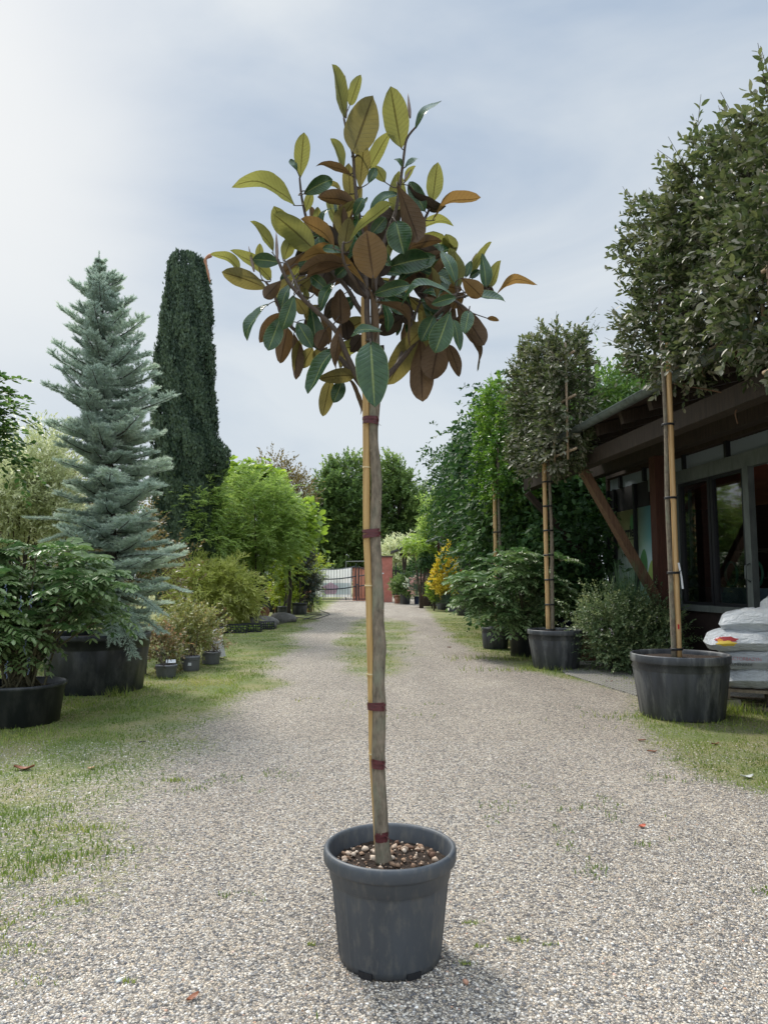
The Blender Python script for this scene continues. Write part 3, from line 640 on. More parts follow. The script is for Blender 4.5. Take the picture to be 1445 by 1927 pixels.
# interior
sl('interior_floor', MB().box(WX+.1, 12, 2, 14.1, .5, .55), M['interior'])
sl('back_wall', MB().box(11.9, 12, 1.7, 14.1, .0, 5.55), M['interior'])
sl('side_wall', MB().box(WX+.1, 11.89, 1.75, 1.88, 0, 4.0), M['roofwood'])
mb = MB(); 
V = []; 
for iy in range(14):
    for ix in range(8):
        V.append((WX+.35+ix*.72, 3+iy*.85, 2.98+.09*math.sin(ix*1.7+iy)+.10*math.sin(iy*.9)+ix*.03))
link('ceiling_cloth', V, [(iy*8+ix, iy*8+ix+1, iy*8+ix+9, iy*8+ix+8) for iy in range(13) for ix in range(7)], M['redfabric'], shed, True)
for k, (y, z, h) in enumerate([(10.2, 1.0, .05), (10.2, 1.45, .04), (10.2, 1.95, .04)]):
    sl('shelf', MB().box(8.2, 8.8, 9.4, 12.6, z, z+h), M['shelfstuff'])
sl('shelf_upright', MB().box(8.2, 8.26, 12.56, 12.62, .55, 2.4), M['shelfstuff'])
sl('shelf_upright', MB().box(8.2, 8.26, 9.4, 9.46, .55, 2.4), M['shelfstuff'])
sl('counter', MB().box(7.1, 7.7, 9.6, 12.2, .56, 1.30), surf('counter_blue_grey', (.05, .08, .11), (.10, .13, .16), 5, .6, .05))
sl('pipe', MB().tube([(6.75, 11.6, 3.0), (6.75, 11.6, 1.62)], .035, 8), M['alu'])
for k, z in enumerate((1.52, 1.32)): sl('lamp_hood', MB().lathe([(.03, .14), (.10, .0), (.11, -.01)], (6.75, 11.6, z), 16), M['alu'])
sl('strip_light', MB().box(8.0, 8.2, 8.4, 9.2, 2.12, 2.2), M['shelfstuff'])
# wheel-like green rings stored behind the glass, dark machines, blue tarp
def torus(mb, c, R_, r, n=20, m_=6, ax='x'):
    V = []
    for q in range(n):
        a = 2*math.pi*q/n
        for s in range(m_):
            b = 2*math.pi*s/m_; rr = R_+r*math.cos(b)
            V.append((c[0]+r*math.sin(b), c[1]+rr*math.cos(a), c[2]+rr*math.sin(a)) if ax == 'x' else (c[0]+rr*math.cos(a), c[1]+rr*math.sin(a), c[2]+r*math.sin(b)))
    mb.add(V, [(q*m_+s, ((q+1) % n)*m_+s, ((q+1) % n)*m_+(s+1) % m_, q*m_+(s+1) % m_) for q in range(n) for s in range(m_)]); return mb
shedT = Matrix.Rotation(TH, 3, 'Z')
def sw(x, y, z): return shedT @ Vector((x, y, z))
for k, (y, r_) in enumerate([(11.2, .2), (10.55, .2), (10.1, .16)]):
    c = sw(7.2, y, 1.3+r_+.03); mb = torus(MB(), c, r_, .022, 24, 6)
    o = mb.out('hose_ring', M['greenpaint']); tag(o, ['green coiled ring leaning behind the shed glass, farthest of three', 'middle green coiled ring behind the shed glass', 'smallest green coiled ring behind the shed glass beside the sliding frame'][k], 'ring', 'green rings behind the shed windows')
# string hanging from the beams
for k, (a, b, c_) in enumerate([((1383, 790), (1385, 770), 8.0)]):
    P0 = at(1383, 745, 7.6)
    tag(MB().tube(smooth_path([P0+Vector((-.5, .4, .25)), P0, P0+Vector((.01, 0, -.12)), P0+Vector((-.012, 0, -.2)), P0+Vector((.01, 0, -.31))]), .008, 5).out('twine', M['brace'], None, True), 'frayed brown twine dangling in front of the shed roof beams', 'twine')

# ================================================================== main subject: magnolia in its pot
TY = 2.87
base = Vector((.023, TY, 0))
mag = thing('potted_magnolia', 'tall grafted magnolia standard with large glossy leaves in a grey plastic pot on the gravel', 'tree', base)
rt, rb, hp = .2555, .194, .403
SZ = .403/.418
def magrib(a):
    a = a % (2*math.pi)
    for c in np.arange(0, 2*math.pi, math.pi/6):
        if abs(a-c-.26) < .022: return .0042
    return 0
prof = [(rb*.92, .0), (rb-.002, .004), (rb+.001, .03, 1), (rb+.028, .285, 1), (rb+.031, .300, .6), (rb+.0335, .303, 0), (rb+.037, .306), (rb+.043, .352), (rt-.0125, .361), (rt-.004, .363), (rt, .371), (rt+.001, .402), (rt-.002, .413), (rt-.009, .4185), (rt-.018, .416), (rt-.023, .405), (rt-.030, .34), (rt-.045, .25)]
prof = [(p_[0], p_[1]*SZ)+tuple(p_[2:]) for p_ in prof]
MB().lathe(prof, base, 144, magrib).out('pot', M['potgrey'], mag, True)
for a in (-2.05, -1.12): MB().cbox((base.x+(rb+.0002)*math.cos(a), base.y+(rb+.0002)*math.sin(a), .011), (.007, .055, .022), a).out('drain_notch', M['darkframe'], mag)
# soil: lumpy disc
rng = np.random.RandomState(3); V = []; nr, na = 26, 72
for k in range(nr+1):
    for j in range(na):
        r_ = (rt-.0315)*k/nr; a = 2*math.pi*j/na; x, y = r_*math.cos(a), r_*math.sin(a)
        V.append((base.x+x, base.y+y, .338+.028*(fbm(np.array(x*38+50), np.array(y*38+50), 4)-.5)+.006*(fbm(np.array(x*160+9), np.array(y*160+9), 2)-.5)))
link('soil', V, [(k*na+j, (k+1)*na+j, (k+1)*na+(j+1) % na, k*na+(j+1) % na) for k in range(nr) for j in range(na)], M['soil'], mag, True)
# pebbles in the soil
def pebbles(n, c, rr, z, smin, smax, rng):
    a = rng.rand(n)*6.28; r_ = rr*np.sqrt(rng.rand(n)); X = c.x+r_*np.cos(a); Y = c.y+r_*np.sin(a); s = smin+(smax-smin)*rng.rand(n)**3.4
    base_ = nrm(np.array([(x, y, zz) for x in (-1, 0, 1) for y in (-1, 0, 1) for zz in (-1, 0, 1) if (x, y, zz) != (0, 0, 0)], float))
    import itertools
    bm_V = []; 
    # icosahedron
    ph = (1+5**.5)/2
    iv = nrm(np.array([(-1, ph, 0), (1, ph, 0), (-1, -ph, 0), (1, -ph, 0), (0, -1, ph), (0, 1, ph), (0, -1, -ph), (0, 1, -ph), (ph, 0, -1), (ph, 0, 1), (-ph, 0, -1), (-ph, 0, 1)], float))
    f = np.array([(0, 11, 5), (0, 5, 1), (0, 1, 7), (0, 7, 10), (0, 10, 11), (1, 5, 9), (5, 11, 4), (11, 10, 2), (10, 7, 6), (7, 1, 8), (3, 9, 4), (3, 4, 2), (3, 2, 6), (3, 6, 8), (3, 8, 9), (4, 9, 5), (2, 4, 11), (6, 2, 10), (8, 6, 7), (9, 8, 1)])
    sc = np.stack([s, s*(.6+.35*rng.rand(n)), s*(.5+.3*rng.rand(n))], -1)
    Vv = iv[None]*sc[:, None]*(1+(rng.rand(n, 12, 1)-.5)*.75); ca, sa = np.cos(a*3), np.sin(a*3)
    x = Vv[..., 0]*ca[:, None]-Vv[..., 1]*sa[:, None]; y = Vv[..., 0]*sa[:, None]+Vv[..., 1]*ca[:, None]
    Vv = np.stack([x+X[:, None], y+Y[:, None], Vv[..., 2]+z+s[:, None]*.25], -1)
    return Vv, (f[None]+np.arange(n)[:, None, None]*12).reshape(-1, 3)
Vv, Fc = pebbles(300, base, rt-.045, .341, .003, .0175, rng)
link('soil_pebbles', Vv, Fc, M['pebble'], mag, False, {'tint': np.repeat(rng.rand(len(Vv)), 12)})['kind'] = 'stuff'
# stem
def P(px, py, dy=0): return at(px, py, TY+dy)
rj = random.Random(4)
tr = [(722, 1622), (720, 1600), (718, 1570), (716, 1520), (713, 1470), (712, 1430), (713, 1380), (714, 1330), (712, 1290), (713, 1250), (714, 1212), (711, 1170), (711, 1120), (709, 1085), (708, 1050), (705.5, 1005), (707, 960), (708.5, 910), (706, 868), (702.5, 830), (703, 795), (706, 750), (706, 700), (706, 640), (705, 590), (703, 560)]
rad = [14.5, 12.5, 11.5, 11, 11, 10.8, 11, 11.2, 10.4, 10.8, 11.2, 10.4, 10, 9.6, 9.4, 9.3, 9.2, 9.3, 9, 8.1, 8.5, 9.6, 9.2, 7.8, 7, 6]
pts = smooth_path([P(x, y, 0) for x, y in tr], 3); rr = np.interp(np.linspace(0, 1, len(pts)), np.linspace(0, 1, len(rad)), rad)*TY/F*1.12
MB().tube(pts, list(rr), 18, bump=.035, rng=rj).out('trunk', M['bark'], mag, True)
mb = MB()
M['knot'] = surf('pruning_scar', (.16, .12, .085), (.34, .28, .20), 80, .9, .5)
for (x, y) in ((712, 1212), (714, 944), (719, 1150), (706, 1262), (700, 848), (715, 1380), (710, 1060)):   # knots
    mb = MB(); c = P(x, y, -.016); mb.lathe([(.0085, -.006), (.007, .001), (.0045, .003), (.004, .001), (.0, .0)], (0, 0, 0), 12)
    for q in range(len(mb.V)-60, len(mb.V)):
        v = mb.V[q]; mb.V[q] = (c.x+v[0], c.y-v[2], c.z+v[1])
    mb.out('knot', M['knot'], mag, True)
# bamboo stake
sp_ = [(712, 1604, .03), (706, 1500, .026), (701, 1420, .018), (699.5, 1330, .012), (696.5, 1200, .004), (694, 1100, .0), (690, 1000, .0), (689.5, 880, .0), (688.5, 740, .0), (686, 600, .005), (686, 560, .01)]
pts = smooth_path([P(x, y, d) for x, y, d in sp_], 8); n_ = len(pts)
nodes = [1102, 880, 1270, 1420, 672]
rads = []
for p_ in pts:
    yy = 963.5; 
    # node swelling by height
    zz = p_.z; r_ = .0128
    for ny_ in nodes:
        zn = P(695, ny_).z
        if abs(zz-zn) < .012: r_ *= 1.12
    rads.append(r_)
# refine path so that nodes are crisp
fine = []; fr = []
for k in range(n_-1):
    for q in range(6):
        p_ = pts[k].lerp(pts[k+1], q/6); r_ = .0145
        for ny_ in nodes:
            dz = abs(p_.z-P(695, ny_).z)
            if dz < .005: r_ = .0166
            elif dz < .012: r_ = .0140
        fine.append(p_); fr.append(r_)
MB().tube(fine, fr, 16).out('bamboo_stake', M['bamboo'], mag, True)
M['ring'] = plain('cane_ring', (.62, .50, .28), .6)
for ny_ in nodes[:4]:
    mb = MB(); q = min(range(len(fine)), key=lambda i_: abs(fine[i_].z-P(695, ny_).z)); mb.tube([fine[q]-Vector((0, 0, .0025)), fine[q]+Vector((0, 0, .0025))], .0168, 16); mb.out('cane_node', M['ring'], mag, True)
# maroon ties wrap both
def tie(y, h, lx, rx, seed):
    rr_ = random.Random(seed); mb = MB()
    for k in range(5):
        z_ = (k-2)*h/5.2; c0 = P((lx+rx)/2, y, .002); hw = (rx-lx)/2*TY/F+.0015
        V = []; n = 40; tl = rr_.uniform(-.3, .3)*h*.5
        for q in range(n):
            a = 2*math.pi*q/n; ex = math.copysign(abs(math.cos(a))**.7, math.cos(a)); ey = math.copysign(abs(math.sin(a))**.8, math.sin(a))
            o_ = .0006*k*(1 if k % 2 else -.5)
            for s in (-1, 1): V.append((c0.x+(hw+o_)*ex, c0.y+(.0305+o_)*ey, c0.z+z_+s*h/7+tl*ex))
        mb.add(V, [(2*q, (2*q+2) % (2*n), (2*q+3) % (2*n), 2*q+1) for q in range(n)])
    q_ = P(rx-3, y+2, -.03); mb.beam(q_, q_+Vector((.012+.01*rr_.random(), -.004, -.016)), .006, .0012)
    mb.out('tie', M['tie'], mag, True)
tie(792, .030, 683, 712, 1); tie(1004, .032, 683, 715, 2); tie(1328, .030, 692.5, 725, 3); tie(1436, .032, 700, 723.5, 4)
tie(1572, .034, 706.5, 729.5, 5)
# ---- branches
SK = [  # points (x, y, dy), r0, r1 in px
 ([(704, 700, 0), (697, 650, -.02), (691, 600, -.03), (690, 550, -.01), (686, 500, .0), (681, 440, .01), (673, 390, .01), (667, 335, .01), (664, 290, .0), (652, 245, .0), (647, 222, 0)], 6.5, 2),
 ([(704, 565, 0), (710, 500, .03), (728, 440, .05), (744, 400, .05), (752, 350, .04), (759, 300, .03), (765, 262, .02), (783, 238, .0)], 5, 2),
 ([(703, 560, -.01), (703, 540, -.1), (702, 522, -.17)], 4.5, 3),
 ([(693, 730, .0), (674, 711, -.02), (652, 668, -.04), (633, 624, -.06), (598, 588, -.08), (571, 563, -.1), (543, 531, -.12), (529, 503, -.13), (523, 488, -.13)], 6.5, 2.5),
 ([(696, 745, .0), (674, 718, .0), (640, 674, .04), (598, 654, .06), (569, 632, .07), (545, 612, .06), (530, 592, .04), (515, 552, .02), (500, 530, 0)], 5.5, 2.2),
 ([(690, 600, .02), (672, 575, .08), (655, 545, .12), (626, 512, .14), (600, 485, .14), (585, 445, .12), (575, 405, .1), (568, 372, .08), (564, 335, .06)], 5.5, 2),
 ([(688, 560, -.02), (668, 530, -.08), (650, 500, -.12), (644, 474, -.14), (647, 455, -.14)], 4, 2),
 ([(571, 563, -.1), (560, 540, -.06), (545, 505, -.0), (535, 489, .03)], 3, 1.8),
 ([(704, 740, .01), (722, 716, .04), (745, 690, .06), (780, 646, .06), (814, 602, .02), (836, 578, -.02), (850, 563, -.05), (858, 552, -.05)], 6.5, 2.4),
 ([(745, 690, .06), (765, 640, .16), (778, 600, .2), (790, 570, .22), (800, 540, .22)], 3.5, 1.8),
 ([(706, 580, .02), (735, 530, .12), (762, 480, .16), (787, 432, .14), (798, 414, .12), (811, 387, .1), (815, 378, .1)], 5, 1.8),
 ([(850, 563, -.05), (880, 556, -.02), (905, 550, .02), (922, 542, .03)], 2.6, 1.5),
 ([(850, 563, -.05), (866, 572, -.08), (882, 585, -.1)], 2.6, 1.8),
 ([(814, 602, .02), (835, 602, -.05), (845, 592, -.1)], 2.5, 1.5),
 ([(640, 674, .04), (648, 690, .1), (658, 712, .12)], 2.4, 1.3),
 ([(569, 632, .07), (555, 622, .14), (540, 610, .16)], 2.4, 1.4),
 ([(690, 640, -.03), (696, 640, -.12), (697, 644, -.18)], 2.6, 1.6),
 ([(698, 560, .03), (676, 520, .24), (650, 478, .34), (640, 440, .36)], 4, 1.6),
 ([(706, 560, .03), (740, 540, .24), (775, 515, .36), (810, 500, .38)], 4, 1.6),
 ([(703, 600, .02), (718, 580, .2), (712, 520, .38), (705, 470, .42)], 4, 1.6),
 ([(664, 300, .0), (676, 292, .02), (690, 315, .04)], 2, 1.2),
]
mb = MB(); skpts = []
for pts_, r0, r1 in SK:
    q = smooth_path([P(*a) for a in pts_], 4); rr = np.linspace(r0, r1, len(q))*TY/F
    mb.tube(q, list(rr), 9, bump=.06, rng=rj); skpts += [(v, 0) for v in q]
# ---- leaves: base x, y, tip x, y, width px, kind, dy or None, curl
LV = [
(646.5,221,623.6,123,24,'y',0,.04),(659,196,677.6,142,22,'y',.03,0),(665,284,701,183,62,'m',-.05,.03),(565.5,332,572,251,29,'y',None,.02),(559,322,546,302,12,'g',None,.2),
(645,319,621.6,262,18,'y',.03,.05),(696.5,315,735,250,26,'y',.03,.06),(677,352,685,273,30,'m',.02,.05),(659,378,656.5,309,26,'m',.02,.05),(553,386,442,350,33,'y',0,.14),
(659,330,595,316,14,'b',None,.12),(574,364,625,338,28,'g',-.05,.15),(574,399,587,361,17,'y',.03,0),(588,361,629,376,11,'m',.05,.1),(587,466,516,404,46,'y',-.08,.08),
(544,449,517,389,36,'y',.02,.02),(560,430,520,400,22,'y',.04,.02),(513,476,468,419,18,'y',-.04,.12),(487,499,489.6,459,15,'y',None,0),(526,494,478,489,27,'g',.03,.1),
(534,489,549,446,25,'y',None,0),(597,426,598,390,17,'y',.0,0),(603,434,623,391,11,'g',.03,.15),(646.5,447,630,374,22,'g',.02,.03),(646,468,649,370,20,'y',-.05,0),
(666,405,683,373,20,'g',-.04,.1),(626,466,566,414,24,'o',-.03,.1),(661,453,738,388,19,'y',-.08,.08),(702,521,690,435,64,'o',-.2,.03),(687.7,542,566,491,23,'o',-.16,.16),
(712,512,754,516,15,'g',-.12,.1),(723,506,806,486,40,'g',-.1,.1),(745,418,760,477,47,'g',-.06,.05),(748,352,783,453,42,'b',-.05,.08),(752,394,698,446,52,'d',.08,.05),
(799,396,771,343,28,'g',.02,.05),(770.5,350,839,383,21,'d',.05,-.25),(814,377,823,307,31,'y',0,.03),(817,414,903,374,17,'o',0,.14),(854,476,839,441,28,'y',.03,.04),
(856,536,847,468,24,'y',.02,0),(863.5,537,854,474,33,'y',-.02,.02),(859,537,832,473,22,'g',-.0,.06),(803,526,828,489,28,'y',.1,.03),(802,506,824,466,30,'y',.14,.03),
(783,466,829,484,26,'d',.05,.08),(773,506,800,510,15,'d',.05,.05),(801,566,770,509,28,'d',.05,.05),(821,561,811,504,14,'m',.0,.03),(889,513,925,457,15,'y',.02,.04),
(876,521,886,491,14,'g',.0,0),(914,539,906,478.5,21,'t',-.02,.04),(884,522,903,509,13,'g',.02,.1),(923,539,942,491,19,'y',0,.04),(870,524,905,558,32,'o',-.06,.08),
(905,537,929,556,15,'d',0,.05),(931,559,1007,532,14,'o',0,.16),(874,560,948,571,13,'t',-.03,.1),(859,557,826,560,26,'o',.04,.05),(868,545,845,540,22,'o',.05,.05),(858,560,813,572,19,'g',-.08,.08),
(849,556,756,573,13,'t',-.08,.2),(706,553,770,537,26,'t',-.1,.12),(862,573,911.6,650,37,'b',-.02,.2),(882,586,874,628,24,'t',-.12,.06),(880,628,900,697,9,'b',.02,.1),
(845.6,588,819,663,42,'T',-.16,.05),(852,603,864,660,18,'t',-.03,.06),(844,650,864,708,22,'b',.02,.06),(830,620,812,713,50,'b',.0,.04),(790,640,794.5,753,44,'b',.04,.04),
(784.6,630,731,721,44,'m',.06,.06),(706,570,774.6,646,14,'b',-.06,.22),(760,596,716,629,30,'d',.08,.1),(697.4,647,705,764,59,'T',-.22,.04),(717,624,661,632,14,'t',-.14,.12),
(641.7,608,639.6,545,36,'b',.06,.03),(690,600,641,630,34,'m',.08,.05),(613,536,576,544,26,'d',.03,.05),(626.4,534,601.5,585,19,'g',-.1,.1),(575,603,607,645,38,'d',.03,.06),
(561,608.6,588,654,28,'t',-.02,.08),(612,621,598,655,28,'b',.02,.05),(642,614,632,692,20,'b',-.03,.04),(615,656,594,682,30,'m',.05,.04),(588,655,567,692,24,'m',.05,.06),
(634,655,582,740,28,'t',-.08,.1),(666,706,601,712,27,'m',-.02,.06),(622,716,607.5,781,27,'m',.02,.05),(644,718,628,757,25,'t',.02,.05),(658,716,676,780,8,'b',0,.1),
(680,652,642,656,26,'y',.1,.05),(682,632,660,662,26,'d',.06,.05),(505,574,466,640,17,'t',-.03,.12),(527.6,591,489,643,23,'b',.03,.12),(528,597,505,659,33,'g',-.06,.06),
(553,558,532,619,29,'g',-.1,.05),(541,618,527.6,682,30,'b',.04,.04),(553,631,556,712,24,'b',.02,.05),(566,640,560,704,18,'m',.05,.04),(527.6,529,498,561,25,'b',-.04,.12),
(498,541,419,512.5,34,'m',-.02,.10),(450,508,398,478,18,'y',-.0,.12),(508,524,435,472.5,23,'y',.02,.06),(569,477,536,514,24,'b',.04,.06),(587,474,560,522,20,'g',-.02,.1),
(562,500,548,527,15,'y',.02,0),(596,513,553,529,10,'d',-.04,.12),(588,522,556,545,28,'m',.04,.05),(571,540,580,564,12,'y',.08,0),(650,482,605,532,36,'d',.08,.04),
(662,540,655,480,34,'d',.06,.04),(690,560,660,505,32,'d',.05,.04),(645,476,608,468,15,'t',-.02,.1),(604,480,600,447,22,'g',.0,.05),(729,493,748,452,13,'y',-.04,.1),
(724,342,706,311,22,'y',.04,.04),(694,344,706,317,17,'g',.02,.08),(746.5,394,750,323,34,'y',.04,.04),(699,402,745,362,18,'g',.02,.1),(754,275,735,165,48,'y',0,.03),
(783,240,829,191,13,'g',0,.12),(757,315,742,299,8,'g',.0,.2),(762,315,787,300,9,'g',0,.1),(761,343,781,313,12,'y',.02,.05),(815,596,793,642,32,'t',-.02,.06),(917,599,938,604,9,'o',.04,.05),
(602,480,572,505,26,'d',.08,.05),(640,560,612,600,28,'d',.1,.05),(600,575,575,600,26,'m',.1,.05),(650,600,655,640,30,'d',.12,.05),(740,570,775,600,26,'d',.14,.05),(720,540,745,570,28,'d',.1,.05),
(742,596,712,606,18,'d',.08,.05),(770,560,795,585,22,'m',.12,.05),(690,520,720,545,30,'d',.1,.05),(700,470,735,440,34,'d',.12,.05),(820,640,835,600,26,'d',.06,.03),(640,690,655,650,22,'m',.1,.03),
(700,690,722,650,20,'d',.08,.03),(600,540,618,500,26,'d',.12,.05),(555,560,575,590,22,'m',.08,.05),(750,500,785,540,24,'b',.1,.05),(665,440,690,470,24,'t',.06,.05),(620,430,650,455,20,'m',.06,.05),
(725,560,765,590,24,'t',.04,.06),(735,600,700,585,22,'b',.1,.05),(770,610,742,575,24,'d',.12,.05),(668,560,640,585,24,'t',.05,.06),(655,640,690,660,22,'m',.12,.05),(585,520,615,545,22,'t',.04,.06),(700,440,725,410,24,'t',.06,.05),(735,440,755,470,20,'d',.1,.05),(660,470,625,490,22,'b',.1,.05),(795,570,830,585,18,'t',.05,.08),(610,560,590,535,20,'b',.08,.05),(632,520,655,500,20,'t',.02,.05),(708,520,735,495,20,'d',.05,.05),(846,640,836,610,22,'b',.08,.05),(826,580,800,560,18,'b',.1,.05),(858,600,880,610,20,'b',.05,.05),(872,552,850,580,20,'o',.04,.05),(548,470,575,440,20,'y',.08,.05),(556,520,530,545,20,'m',.06,.05),
(705,645,693,540,10,'b',-.03,.02),(776,470,752,430,26,'b',.1,.04),(640,360,612,345,10,'m',.06,.1),(640,420,632,395,14,'m',.06,0),(668,400,680,350,20,'m',.05,.03),(712,470,735,500,20,'g',-.05,.06),
]
BUD = [(651,222,649.6,141,7),(522,490,520,436,6.5),(478.5,511,468,463,6),(771.5,222,767.6,176,7),(888,491,897,475,4),(609,440,602,404,5),(640,372,637,352,5),(760,340,774,318,5)]
rl_ = random.Random(9)
LVt, LF, LT, LU, LVv, LO = [], [], [], [], [], []
camp = Vector((0, 0, CAMH))
petmb = MB()
TINT = {'y': 0.0, 'm': .38, 'o': .66, 'b': .9, 'd': 1.0, 'g': .5, 't': .8, 'T': .8}
rx_ = random.Random(77)
for k in range(150):
    sk = SK[rx_.choice([0, 0, 1, 3, 3, 4, 4, 5, 5, 6, 7, 8, 8, 9, 9, 10, 17, 17, 18, 18, 19, 19])][0]; t_ = rx_.uniform(.35, .98)*(len(sk)-1); i_ = min(int(t_), len(sk)-2); u_ = t_-i_
    bx, by = sk[i_][0]*(1-u_)+sk[i_+1][0]*u_, sk[i_][1]*(1-u_)+sk[i_+1][1]*u_
    if not (470 < bx < 900 and 330 < by < 690) or (by > 640 and abs(bx-700) < 60): continue
    sd_ = 1 if rx_.random() < .5 else -1; an = math.atan2(by-520, bx-697)+rx_.uniform(-1.2, 1.2); l_ = rx_.uniform(58, 92)
    if by > 560: an = math.pi/2+rx_.uniform(-.8, .8)
    tx, ty = bx+l_*math.cos(an), by+l_*math.sin(an)
    e_ = ((tx-697)/215)**2+((ty-525)/(205 if ty < 525 else 190))**2
    if e_ > .78 or (ty > 640 and 640 < tx < 760): continue
    kd = rx_.choice('yymbt' if by < 450 else 'mbbdttg'); LV.append((bx, by, tx, ty, rx_.uniform(14, 30), kd, rx_.uniform(-.02, .24), rx_.uniform(.02, .16)))
for li, (bx, by, tx, ty, wpx, kd, dy, curl) in enumerate(LV):
    # depth from the nearest branch point in the picture plane
    bp = P(bx, by); best = min(skpts, key=lambda s: (Vector((s[0].x*TY/s[0].y, (s[0].z-CAMH)*TY/s[0].y))-Vector((bp.x, bp.z-CAMH))).length)
    d0 = best[0].y-TY
    if dy is None: dy = rl_.uniform(-.03, .03)
    d0 = .6*d0+dy+rl_.uniform(-.012, .012)
    L2 = math.hypot(tx-bx, ty-by)
    mx_, my_ = (bx+tx)/2, (by+ty)/2; ex_ = 1.05; bx, by, tx, ty = mx_+(bx-mx_)*ex_, my_+(by-my_)*ex_, mx_+(tx-mx_)*ex_, my_+(ty-my_)*ex_; wpx = wpx*1.06
    B = P(bx, by, d0); lean = rl_.uniform(-.25, .25)*L2*TY/F*(.6 if kd in 'Tt' else 1)
    if kd == 'd': lean += .03
    T = P(tx, ty, d0+lean)
    ax = T-B; L = ax.length; A = ax.normalized(); mid = (B+T)/2; c = (camp-mid).normalized(); c = (c-A*c.dot(A)).normalized()
    wv = wpx*(TY+d0)/F; W = max(wv, .37*L if L > .09 else .45*L); W = min(W, wv*2.4); tilt = math.acos(min(1, wv/W))*rl_.choice((-1, 1))
    front = kd in 'gtT'
    Nn = c if front else -c
    # keep the upper side up rather than down when the leaf is tilted
    q = Matrix.Rotation(tilt, 3, A); q2 = Matrix.Rotation(-tilt, 3, A); n1, n2 = q @ Nn, q2 @ Nn
    Nn = n1 if n1.z > n2.z else n2
    S = Nn.cross(A).normalized(); NU, NV = 14, 6; b0 = len(LVt)
    ph, ph2 = rl_.uniform(0, 6.28), rl_.uniform(0, 6.28); wav = rl_.uniform(.015, .075); fold = rl_.uniform(.12, .55); ob = rl_.uniform(.72, 1.5); tw_ = rl_.uniform(-.7, .7)
    upsign = 1 if (Nn.z > 0) else -1
    camber = curl*L
    # arched so that it bulges upward in the world
    for a in range(NU+1):
        u = a/NU; wdt = W*.5*min(1, (math.sin(math.pi*min(1, (u**ob)*.97+.012)))**.68*1.04)*(1 if u < .93 else max(.0, (1-u)/.07)**.6)
        if u > .985: wdt = 0.0008
        ctr = B + A*(L*u) + Nn*(camber*4*u*(1-u))+Nn*(.5*curl*L*math.sin(2.2*math.pi*u+ph)*(u))
        ctr += Vector((0, 0, abs(curl)*L*.5*math.sin(math.pi*u)*(1 if curl > 0 else -1)*(.6 if abs(A.z) < .7 else 0)))
        ct, st = math.cos(tw_*(u-.5)), math.sin(tw_*(u-.5)); S2 = S*ct+Nn*st; N2 = Nn*ct-S*st
        for b_ in range(NV+1):
            v = -1+2*b_/NV
            z = fold*abs(v)**1.4*wdt + wav*W*math.sin(u*8+ph+(2 if v > 0 else 0))*abs(v)**2 + .012*W*math.sin(u*26+ph2)*abs(v)
            p_ = ctr+S2*(v*wdt)+N2*z
            LVt.append((p_.x, p_.y, p_.z)); LU.append(u); LVv.append(v); LT.append(TINT[kd]+rl_.uniform(-.02, .02) if False else TINT[kd]); LO.append((li*.37) % 1.0)
    for a in range(NU):
        for b_ in range(NV):
            i0 = b0+a*(NV+1)+b_; LF.append((i0, i0+NV+1, i0+NV+2, i0+1))
    tgt = best[0]; dist = (tgt-B).length
    if dist < .16:
        mpt = B.lerp(tgt, .5)-A*min(.02, dist*.3); petmb.tube(smooth_path([tgt, mpt, B, B+A*.01], 3), [.0028, .0017], 6)
    else:
        # short side shoot reaching the leaf
        mpt = B.lerp(tgt, .35)-A*.03+Vector((0, 0, -.01)); petmb.tube(smooth_path([tgt, mpt, B, B+A*.01], 4), [.0034, .0016], 6)
